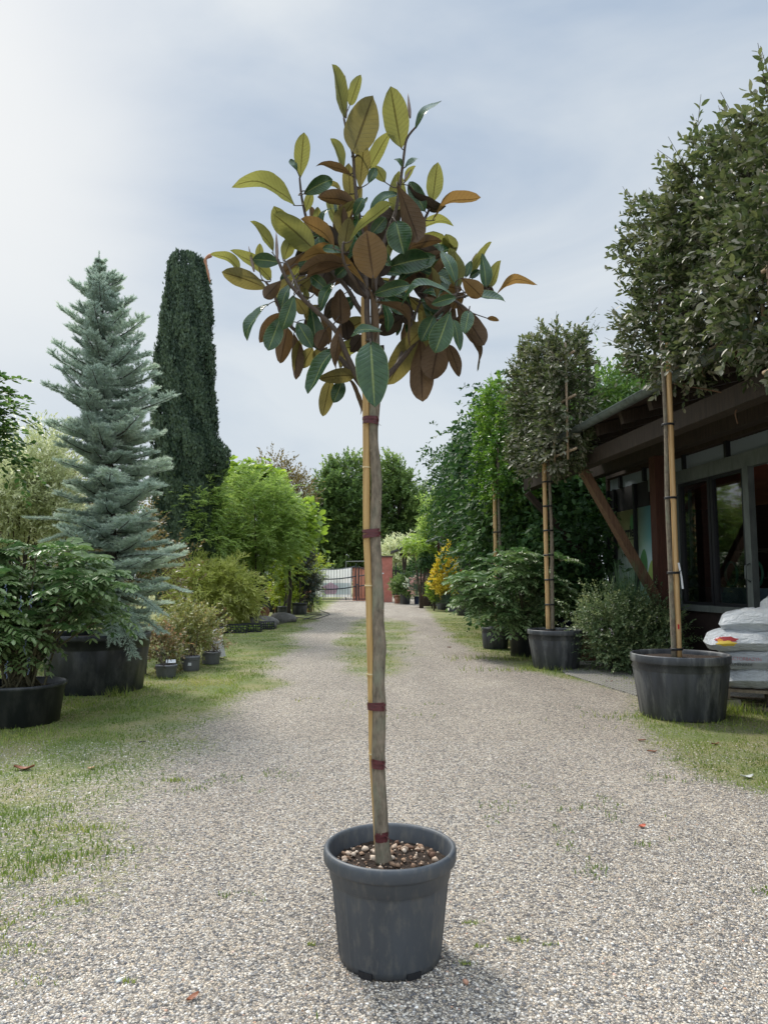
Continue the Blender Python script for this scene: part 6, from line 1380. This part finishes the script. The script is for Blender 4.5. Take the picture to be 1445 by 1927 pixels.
for i_ in range(17):
    for j in range(9): 
        u, v = i_/16, j/8; V.append((x0+(x1-x0)*u, GY+.15+.03*math.sin(u*14+v*4), gz(1124)+(gz(1067)-gz(1124))*v-(.14*math.sin(math.pi*u) if j == 8 else 0)))
link('cloth', V, [(i_*9+j, (i_+1)*9+j, (i_+1)*9+j+1, i_*9+j+1) for i_ in range(16) for j in range(8)], M['banner'], bn, True)
def flat(name, xa, xb, ya, yb, y, mat, par): return link(name, [(gx(xa), y, gz(yb)), (gx(xb), y, gz(yb)), (gx(xb), y, gz(ya)), (gx(xa), y, gz(ya))], [(0, 1, 2, 3)], mat, par)
flat('printed_picture', 608, 659, 1097, 1119, GY+.10, M['bannerpic'], bn)
mb = MB(); cxx, czz = gx(622), gz(1108); mb.add([(cxx, GY+.08, czz)]+[(cxx+.52*math.cos(a)*(1+.1*math.sin(5*a)), GY+.08, czz+.40*math.sin(a)*(1+.1*math.sin(5*a))) for a in np.linspace(0, 2*math.pi, 31)[:-1]], [(0, 1+k, 1+(k+1) % 30) for k in range(30)]); mb.out('printed_blossom', M['bannerpink'], bn)
wl = thing('pink_wall', 'salmon-coloured rendered outbuilding wall behind the gate', 'wall', (gx(690), GY+1.2, 0))
mb = MB(); mb.box(gx(662.5), gx(712), GY+1, GY+1.3, 0, gz(1069)); mb.out('wall', M['pinklight'], wl)
for px_ in (667, 673, 679, 686, 693): MB().box(gx(px_)-.02, gx(px_)+.02, GY+.985, GY+.999, .3, gz(1071)).out('joint', M['capstone'], wl)
MB().box(gx(661), gx(713), GY+.9, GY+1.4, gz(1069)+.002, gz(1069)+.09).out('cap', M['capstone'], wl)
fr = thing('pole_frame', 'thin grey metal pole frame rising above the gate', 'frame', (gx(648), GY+2.5, 0))
MB().tube([(gx(647.5), GY+2.5, 0), (gx(647.5), GY+2.5, gz(1057)+.08), (gx(710), GY+2.5, gz(1057)+.1)], .045, 6).out('pole', M['alu'], fr)
PY = 47.5
def px2(px): return at(px, 1100, PY).x
pil = thing('gate_pillar', 'tall pink rendered pillar at the right of the gate', 'pillar', (px2(725), PY, 0))
mb = MB(); mb.box(px2(704), px2(738), PY-.3, PY+.5, 0, at(0, 1049, PY).z); mb.out('wall', M['pink'], pil)
MB().box(px2(703), px2(739.5), PY-.36, PY+.56, at(0, 1049, PY).z+.002, at(0, 1049, PY).z+.10).out('cap', M['capstone'], pil)
MB().cbox((px2(720.5), PY-.32, at(0, 1079, PY).z), (.10, .03, .08)).out('bell', M['white'], pil)
bx_ = thing('letter_box', 'dark box on a post just right of the pink pillar', 'box', (px2(744), PY+2, 0)); c = at(745, 1080, PY+2)
MB().cbox(c, (.5, .3, .5)).out('box', M['darkframe'], bx_); MB().tube([(c.x, PY+2, 0), (c.x, PY+2, at(0, 1058, PY).z)], .04, 6).out('post', M['metal'], bx_)
# far long low wall/plain backdrop behind gate: pale road beyond
tag(MB().box(-14, at(590, 1100, 56).x, 56, 56.3, 0, 1.9).out('boundary_wall', M['pinklight']), 'salmon boundary wall beyond the gate at the far left', 'wall')
# ---------- well roof / kiosk and lean-to
K1 = 44.0
def kx(px, Y): return at(px, 1100, Y).x
kio = thing('kiosk', 'small open kiosk with a dark slanted wooden roof on thin posts', 'kiosk', (kx(758, K1), K1, 0))
a = at(735, 1042, K1); b_ = at(770, 1032, K1); mb = MB()
mb.add([(a.x, K1-1.2, a.z), (b_.x+.6, K1-1.2, b_.z+.35), (b_.x+.6, K1+1.2, b_.z+.35), (a.x, K1+1.2, a.z), (a.x, K1-1.2, a.z+.10), (b_.x+.6, K1-1.2, b_.z+.45), (b_.x+.6, K1+1.2, b_.z+.45), (a.x, K1+1.2, a.z+.10)], [(0, 3, 2, 1), (4, 5, 6, 7), (0, 1, 5, 4), (3, 7, 6, 2), (0, 4, 7, 3), (1, 2, 6, 5)]); mb.out('roof', M['rooftop'], kio)
MB().box(kx(752, K1), kx(786, K1), K1-.1, K1+.1, at(0, 1046, K1).z, at(0, 1041, K1).z).out('beam', M['beam'], kio)
MB().beam((kx(760, K1), K1-.2, at(0, 1078, K1).z), (kx(758, K1), K1-.2, at(0, 1040, K1).z), .14, .14, up=(0, 1, 0)).out('post', M['beam'], kio)
MB().beam((kx(761, K1), K1+.1, at(0, 1078, K1).z), (kx(765, K1), K1+.1, at(0, 1044, K1).z), .12, .12, up=(0, 1, 0)).out('post', M['beam'], kio)
MB().cbox((kx(759, K1), K1, .95), (.4, .5, 1.9)).out('plinth', M['alu'], kio)
K2 = 35.0
lt_ = thing('lean_to', 'low wooden lean-to with corrugated roof, gutter and bent downpipe', 'shed', (kx(840, K2), K2, 0))
a = at(797, 1022, 38); b_ = at(828, 1010, 34.5); mb = MB()
V = [(a.x, 39, a.z), (b_.x, 34.5, b_.z), (b_.x+2.4, 34.5, b_.z+.55), (a.x+2.4, 39, a.z+.55)]
mb.add([(x, y, z) for x, y, z in V]+[(x, y, z+.08) for x, y, z in V], [(0, 1, 2, 3), (7, 6, 5, 4), (0, 4, 5, 1), (1, 5, 6, 2), (2, 6, 7, 3), (3, 7, 4, 0)]); mb.out('roof', M['rooftop'], lt_)
MB().tube([(V[0][0]-.05, 39, V[0][2]-.02), (V[1][0]-.05, 34.4, V[1][2]-.02)], .07, 8).out('gutter', M['gutter'], lt_, True)
c = Vector(V[1]); MB().tube(smooth_path([c+Vector((-.05, 0, -.05)), c+Vector((-.02, 0, -.28)), c+Vector((.2, .05, -.42)), c+Vector((.42, .1, -.50)), c+Vector((.45, .1, -3.0))]), .05, 8).out('downpipe', M['gutter'], lt_, True)
MB().box(c.x+.4, c.x+2.4, 34.6, 34.72, c.z-.45, c.z-.05).out('fascia', M['beam'], lt_)
for px_, Y_ in ((855, 34.7), (826, 36.5)): MB().box(kx(px_, Y_)-.07, kx(px_, Y_)+.07, Y_, Y_+.14, 0, c.z-.1).out('post', M['post'], lt_)
MB().box(kx(858, 35), kx(905, 35)+1, 35.6, 35.8, 0, 3.0).out('back_wall', M['interior'], lt_)
MB().box(kx(797, 40), kx(850, 40), 40, 40.2, 0, 2.9).out('back_wall', M['roofwood'], lt_)
shrub('wisteria', 'bright green wisteria draping over the lean-to roof on pale stems', 'climber', (kx(793, 37), 37, 0), [blob(788, 1024, 37, 17, 7, .5), blob(770, 1022, 37.5, 10, 6, .4), blob(804, 1036, 37, 10, 12, .4)], 40, 300, 10, .13, .055, G['fresh'], 111, rc=.09, tw=.28, up=.1, ang=60, flat=True, droop=.7, stems=(6, .05), bark='twig')
shrub('wisteria', 'darker hanging wisteria foliage under the lean-to eaves', 'climber', (kx(815, 37), 36.5, 0), [blob(812, 1042, 36.5, 12, 16, .4), blob(800, 1052, 36.5, 8, 10, .3)], 30, 240, 10, .13, .045, G['ivy'], 112, rc=.08, tw=.25, up=-.4, flat=True, droop=.7, stems=(4, .04), bark='twig')
shrub('dark_shrub', 'dark rounded shrub under the kiosk', 'shrub', (kx(785, 46), 46, 0), [blob(783, 1080, 46, 18, 20, .8), blob(740, 1085, 50, 10, 14, .5)], 40, 700, 8, .14, .08, G['ivy'], 113, rc=.15, tw=.25, stems=(6, .02))
# golden conifer and neighbours
pottedshrub('golden_conifer', 'upright golden-yellow conifer glowing beside the lean-to', 'conifer', (838, 1148, 11, 9, 1130),
     [blob(843, 1055, 33, 13, 22, .35), blob(850, 1040, 33, 9, 14, .25), blob(838, 1080, 33, 17, 18, .4), blob(834, 1100, 33, 20, 16, .45), blob(847, 1102, 33, 14, 16, .4)], 130, 2300, 8, .10, .05, G['yell'], 114, rc=.08, tw=.16, up=1.0, ang=40, stems=(4, .03))
shrub('lime_shrub', 'small lime green shrub at the foot of the golden conifer', 'shrub', (kx(818, 34), 34, 0), [blob(819, 1110, 34, 10, 15, .3)], 20, 380, 8, .09, .05, G['fresh'], 115, rc=.08, tw=.18, stems=(5, .012))
gp = 'far pots lined along the right verge'
t_ = pottedshrub('potted_hydrangea', 'hydrangea with creamy white flower heads in a black pot beside the pink pillar', 'shrub', (764, 1137, 9, 7, 1117), [blob(764, 1103, 43, 22, 16, .6), blob(750, 1100, 43, 12, 12, .4)], 50, 800, 8, .11, .06, G['dec'], 116, 'tub', gp, rc=.12, tw=.2, stems=(6, .015))
flowers('', '', '', [blob(768, 1094, 42.6, 14, 10, .5), blob(776, 1088, 42.8, 8, 6, .3)], 20, .11, G['white'], 7, t_, 10, rc=.07)
t_ = pottedshrub('potted_grass', 'pinkish plumed shrub in a flaring terracotta pot', 'plant', (803, 1140, 12, 9, 1119), [blob(795, 1102, 38.5, 20, 15, .5), blob(808, 1107, 38.5, 12, 10, .4)], 40, 800, 9, .12, .02, G['grey'], 117, 'terra', gp, rc=.1, tw=.3, up=1.2, ang=30, stems=(6, .01))
flowers('', '', '', [blob(792, 1094, 38.3, 20, 8, .4), blob(778, 1112, 38.5, 6, 6, .3)], 40, .10, G['pinkf'], 8, t_, 8, rc=.06)
for k, (sp__, mt, lb) in enumerate([((748, 1136, 6.5, 5, 1120), 'terra', 'ribbed terracotta pot against the pink pillar'), ((784, 1137, 5, 4, 1122), 'bluepot', 'dark blue small pot left of the flaring terracotta pot'), ((793, 1139, 5, 4, 1124), 'tub', 'small black pot touching the flaring terracotta pot'), ((818, 1141, 5, 4, 1126), 'smallpot', 'small grey pot right of the flaring terracotta pot')]):
    barepot(lb, sp__, mt, gp)
for k, (px_, pb_, lb) in enumerate([(829, 1147, 'left one of two low pots of blue-grey lavender'), (850, 1151, 'right one of two low pots of blue-grey lavender, next to the dark tub')]):
    pottedshrub('potted_lavender', lb, 'plant', (px_, pb_, 7, 6, pb_-14), [blob(px_, pb_-20, 34-k, 13, 9, .3)], 30, 480, 8, .08, .012, G['grey'], 120+k, 'smallpot', 'lavender pots', rc=.06, tw=.3, up=1.3, ang=25, stems=(4, .008))
t_ = pottedshrub('potted_geranium', 'window box of red geraniums on the lean-to front', 'plant', (868, 1100, 11, 10, 1086), [blob(868, 1078, 34, 14, 9, .3)], 30, 300, 7, .08, .06, G['laur'], 123, 'beam', None, rc=.07, tw=.15, stems=(4, .01)) if False else None
gb = thing('flower_box', 'window box of red geraniums on the lean-to front', 'planter', (kx(868, 34.3), 34.3, 0)); c = at(868, 1087, 34.3)
MB().cbox(c, (.75, .25, .2)).out('box', M['beam'], gb); MB().box(c.x-.3, c.x+.3, 34.35, 34.45, 0, c.z-.101).out('stand', M['beam'], gb)
rng = np.random.RandomState(4); Pg = np.array(list(c))+np.array([0, 0, .15])+rng.randn(260, 3)*[.25, .08, .13]; leaves('foliage', gb, G['laur'], Pg, rng.randn(260, 3), rng.randn(260, 3)+[0, 0, 1], .09, .08, 'ov', rng.rand(260))
Pg = np.array(list(c))+np.array([0, -.1, .25])+np.repeat(rng.randn(9, 3)*[.26, .05, .12], 12, 0)+rng.randn(108, 3)*.03; leaves('flowers', gb, G['red'], Pg, rng.randn(108, 3), rng.randn(108, 3), .06, .05, 'ov', rng.rand(108))
# ---------- left verge objects: boulders, crates, rusty silhouette, dish, hose, pole
def boulder(label, c, s, seed, n=20):
    rng = np.random.RandomState(seed); V = []; m_ = n//2
    for i_ in range(m_+1):
        for j in range(n):
            th__ = math.pi*i_/m_; ph = 2*math.pi*j/n; d = Vector((math.sin(th__)*math.cos(ph), math.sin(th__)*math.sin(ph), math.cos(th__)))
            r_ = 1+.5*(float(fbm(np.array(d.x*1.6+seed+5), np.array(d.y*1.6+d.z*1.3+9), 4))-.47); V.append((c[0]+d.x*s[0]*r_, c[1]+d.y*s[1]*r_, c[2]+d.z*s[2]*r_))
    Fc = [(i_*n+j, (i_+1)*n+j, (i_+1)*n+(j+1) % n, i_*n+(j+1) % n) for i_ in range(m_) for j in range(n)]
    return tag(link('boulder', V, Fc, M['stone'], None, True), label, 'boulder', 'boulders on the left verge')
c = gd(487, 1184); boulder('rounded grey boulder behind the black crates', (c.x, c.y+.3, .12), (.55, .35, .24), 3)
c = gd(530, 1172); boulder('sloping pointed grey rock right of the clay dish', (c.x, c.y+.3, .10), (.46, .3, .24), 6)
def crate(label, px, py, w_, rz):
    c = gd(px, py); c.z = 0; th = thing('plastic_crate', label, 'crate', c, rz, 'black slotted crates'); th['_loc'] = 1; h_ = .24; w2, d2 = w_/2, .18
    MB().box(-w2, w2, -d2, d2, .0, .012).out('bottom', M['crate'], th)
    mb = MB()
    for (x0, x1, y0, y1) in ((-w2, w2, -d2, -d2+.015), (-w2, w2, d2-.015, d2)):
        for z in (.013, .075, .14, .21): mb.box(x0, x1, y0, y1, z, z+.025)
        for k in range(9): x = -w2+.001+(w_-.022)*k/8; mb.box(x, x+.02, y0+.002, y1-.002, .015, .233)
    for x in (-w2, w2-.015):
        for z in (.0135, .0755, .1405, .2105): mb.box(x+.001, x+.014, -d2+.016, d2-.016, z, z+.024)
        for k in range(5): y = -d2+.018+.30*k/4; mb.box(x+.003, x+.012, y, y+.02, .016, .232)
    mb.out('slatted_sides', M['crate'], th)
    rng = np.random.RandomState(int(px)); n = 130; Pq = np.column_stack([rng.uniform(-w2, w2, n)*.9, rng.uniform(-d2, d2, n)*.9, rng.uniform(.03, .16, n)])
    leaves('seedlings', th, G['fresh'], Pq, rng.randn(n, 3)+[0, 0, .8], rng.randn(n, 3)+[0, 0, 1], .07, .04, 'ov', rng.rand(n)); return th
crate('left black slotted crate with green seedlings', 445, 1191, .58, .1); crate('middle black slotted crate', 474, 1189, .55, .06); crate('right black slotted crate against the rounded boulder', 500, 1184, .5, .2)
c = gd(468, 1170); Y_ = 24.5
def sil(pts_px, Y, th_k, name, mat, label, cat):
    p_ = [at(x, y, Y) for x, y in pts_px]; n = len(p_); V = [(q.x, Y, q.z) for q in p_]+[(q.x, Y+th_k, q.z) for q in p_]
    return tag(link(name, V, [tuple(range(n)), tuple(range(2*n-1, n-1, -1))]+[(i_, i_+n, (i_+1) % n+n, (i_+1) % n) for i_ in range(n)], mat), label, cat)
sil([(456, 1168), (461, 1140), (463, 1122), (462, 1110), (466, 1104), (471, 1104), (475, 1110), (474, 1122), (478, 1132), (480, 1150), (483, 1168), (474, 1168), (470, 1148), (467, 1148), (463, 1168)], 25.5, .02, 'steel_figure', M['rust'], 'brown rusted steel sheet figure standing beside the columnar conifer', 'sculpture')
c = at(500, 1153, 25.2); th = thing('clay_dish', 'round clay dish propped on edge by the boulders', 'dish', (c.x, c.y, 0)); mb = MB(); Mx = Matrix.Rotation(R(78), 3, 'X') @ Matrix.Rotation(R(-8), 3, 'Y')
mb.lathe([(.0, .02), (.17, .02), (.185, .05), (.20, .05), (.19, .0), (0, 0)], (0, 0, 0), 28); mb.V = [tuple(Matrix.Rotation(R(-25), 3, 'Z') @ (Mx @ Vector(v))+c) for v in mb.V]; mb.out('dish', M['terra'], th, True)
hp_ = [(512, 1178), (530, 1174), (552, 1168), (560, 1164), (548, 1163), (565, 1163), (590, 1166), (612, 1160), (620, 1156), (604, 1150), (596, 1144)]
tag(MB().tube(smooth_path([gd(x, y)+Vector((0, 0, .02)) for x, y in hp_], 5), .016, 6).out('garden_hose', M['hose'], None, True), 'black hose snaking over the grass toward the gravel', 'hose')
hp_ = [(570, 1168), (590, 1161), (606, 1158), (590, 1157), (574, 1160)]
tag(MB().tube(smooth_path([gd(x, y)+Vector((0, 0, .025)) for x, y in hp_], 5), .014, 6).out('garden_hose', M['hose'], None, True), 'short loop of black hose beside the longer one', 'hose')
c = at(157, 1030, 12.5); tag(MB().box(c.x-.025, c.x+.025, 12.5, 12.55, 0, at(0, 990, 12.5).z).out('metal_post', M['alu']), 'grey square metal post showing between the fir and the mahonia', 'post')
tag(MB().box(at(497, 1100, 33).x, at(526, 1100, 33).x, 33, 33.4, at(0, 1116, 33).z, at(0, 1111, 33).z).out('shelf_board', M['pinklight']), 'reddish wooden shelf edge behind the pots on the left', 'shelf')
tag(MB().tube(smooth_path([gd(205, 1312)+Vector((0, 0, .01)), gd(218, 1303)+Vector((0, 0, .03)), gd(232, 1303)+Vector((0, 0, .02)), gd(236, 1311)]), .008, 5).out('bare_twig', M['twig'], None, True), 'curled bare twig on the ground before the big tub', 'twig')
# ---------- fallen leaves and bits on the drive
def fallen(label, px, py, L_, W_, mat, rz, seed, cat='leaf', name='fallen_leaf'):
    rng = random.Random(seed); c = gd(px, py); V = []; n, m_ = 8, 4
    Mx = Matrix.Rotation(rz, 3, 'Z')
    for i_ in range(n+1):
        for j in range(m_+1):
            u = i_/n; v = -1+2*j/m_; wd_ = W_/2*math.sin(math.pi*min(.985, max(.015, u)))**.7
            V.append(Mx @ Vector((L_*(u-.5), v*wd_, .006+.25*W_*abs(v)**1.5+.03*L_*math.sin(u*7+seed)+.10*L_*(u-.5)**2*4))+c)
    tag(link(name, V, [(i_*(m_+1)+j, (i_+1)*(m_+1)+j, (i_+1)*(m_+1)+j+1, i_*(m_+1)+j+1) for i_ in range(n) for j in range(m_)], mat, None, True), label, cat)
fallen('large curled rust-brown leaf on the grassy gravel at the left', 46, 1449, .15, .06, M['deadleaf'], .1, 1)
fallen('small red-orange dry leaf on the open gravel right of the magnolia pot', 1208, 1558, .05, .035, M['redleaf'] if 'redleaf' in M else surf('red_dry_leaf', (.45, .10, .05), (.60, .20, .12), 40, .7, .1), .4, 2)
fallen('folded brown leaf on gravel near the bottom left of the pot', 363, 1882, .055, .025, M['deadleaf'], 1.0, 3)
fallen('brown leaf in front of the large right pot', 1207, 1395, .08, .03, M['deadleaf'], .2, 4)
fallen('dark brown leaf lower right of the large pot, on yellow grass', 1226, 1416, .08, .03, M['deadleaf'], -.2, 5)
fallen('brown leaf on dry grass at the right, above the pale scrap', 1345, 1402, .09, .03, M['deadleaf'], .4, 6)
fallen('pale folded scrap near the right edge of the grass', 1405, 1465, .10, .05, M['paleleaf'], .1, 7, 'scrap', 'paper_scrap')
fallen('pinkish brown leaf on the gravel between the two large right pots', 1146, 1284, .10, .035, M['deadleaf'], .1, 8)
fallen('small tan leaf on the left verge', 172, 1448, .05, .04, surf('tan_leaf', (.5, .3, .16), (.62, .42, .26), 20, .8, .1), .3, 9)
fallen('dark curled leaf by the left verge edge', 268, 1398, .06, .025, M['darkbark'], .2, 10)
fallen('tiny orange leaf on the right verge grass beneath the mahonia', 845, 1219, .09, .05, M['deadleaf'], 0, 11)
for k, (px_, py_, r_, lb) in enumerate([(225, 1848, .013, 'large white quartz stone at the lower left of the gravel'), (1103, 1770, .011, 'bluish white stone right of the magnolia pot'), (875, 1851, .016, 'reddish brown stone right below the magnolia pot'), (663, 1823, .013, 'pinkish stone touching the foot of the magnolia pot')]):
    c = gd(px_, py_); Vv, Fc = pebbles(1, Vector((c.x, c.y, 0)), 0, .004, r_, r_*1.01, np.random.RandomState(k))
    tag(link('stone', Vv, Fc, [plain('quartz', (.8, .82, .84), .5), plain('blue_white_stone', (.6, .66, .7), .5), plain('red_stone', (.45, .24, .16), .7), plain('pink_stone', (.42, .28, .22), .7)][k], None, True), lb, 'stone')

# thin scatter of plant litter over the drive
rg2 = np.random.RandomState(77); n = 260; Y = 2.1+9*rg2.rand(n)**1.5; X = (rg2.rand(n)-.5)*2*(.58*Y); a = rg2.rand(n)*6.28; L_ = .006+.014*rg2.rand(n); z = (fbm(X*.8, Y*.8, 3)-.45)*.02+.009
D_ = np.stack([np.cos(a), np.sin(a), rg2.randn(n)*.2], -1)
tag(leaves('plant_litter', None, leafmat('plant_litter', (.05, .03, .02), (.22, .12, .06), (.50, .40, .25), trans=.1, rough=.8), np.stack([X, Y, z], -1), D_, rg2.randn(n, 3)*.5+[0, 0, 1], L_, L_*.4, 'rh', rg2.rand(n)), kind='stuff')
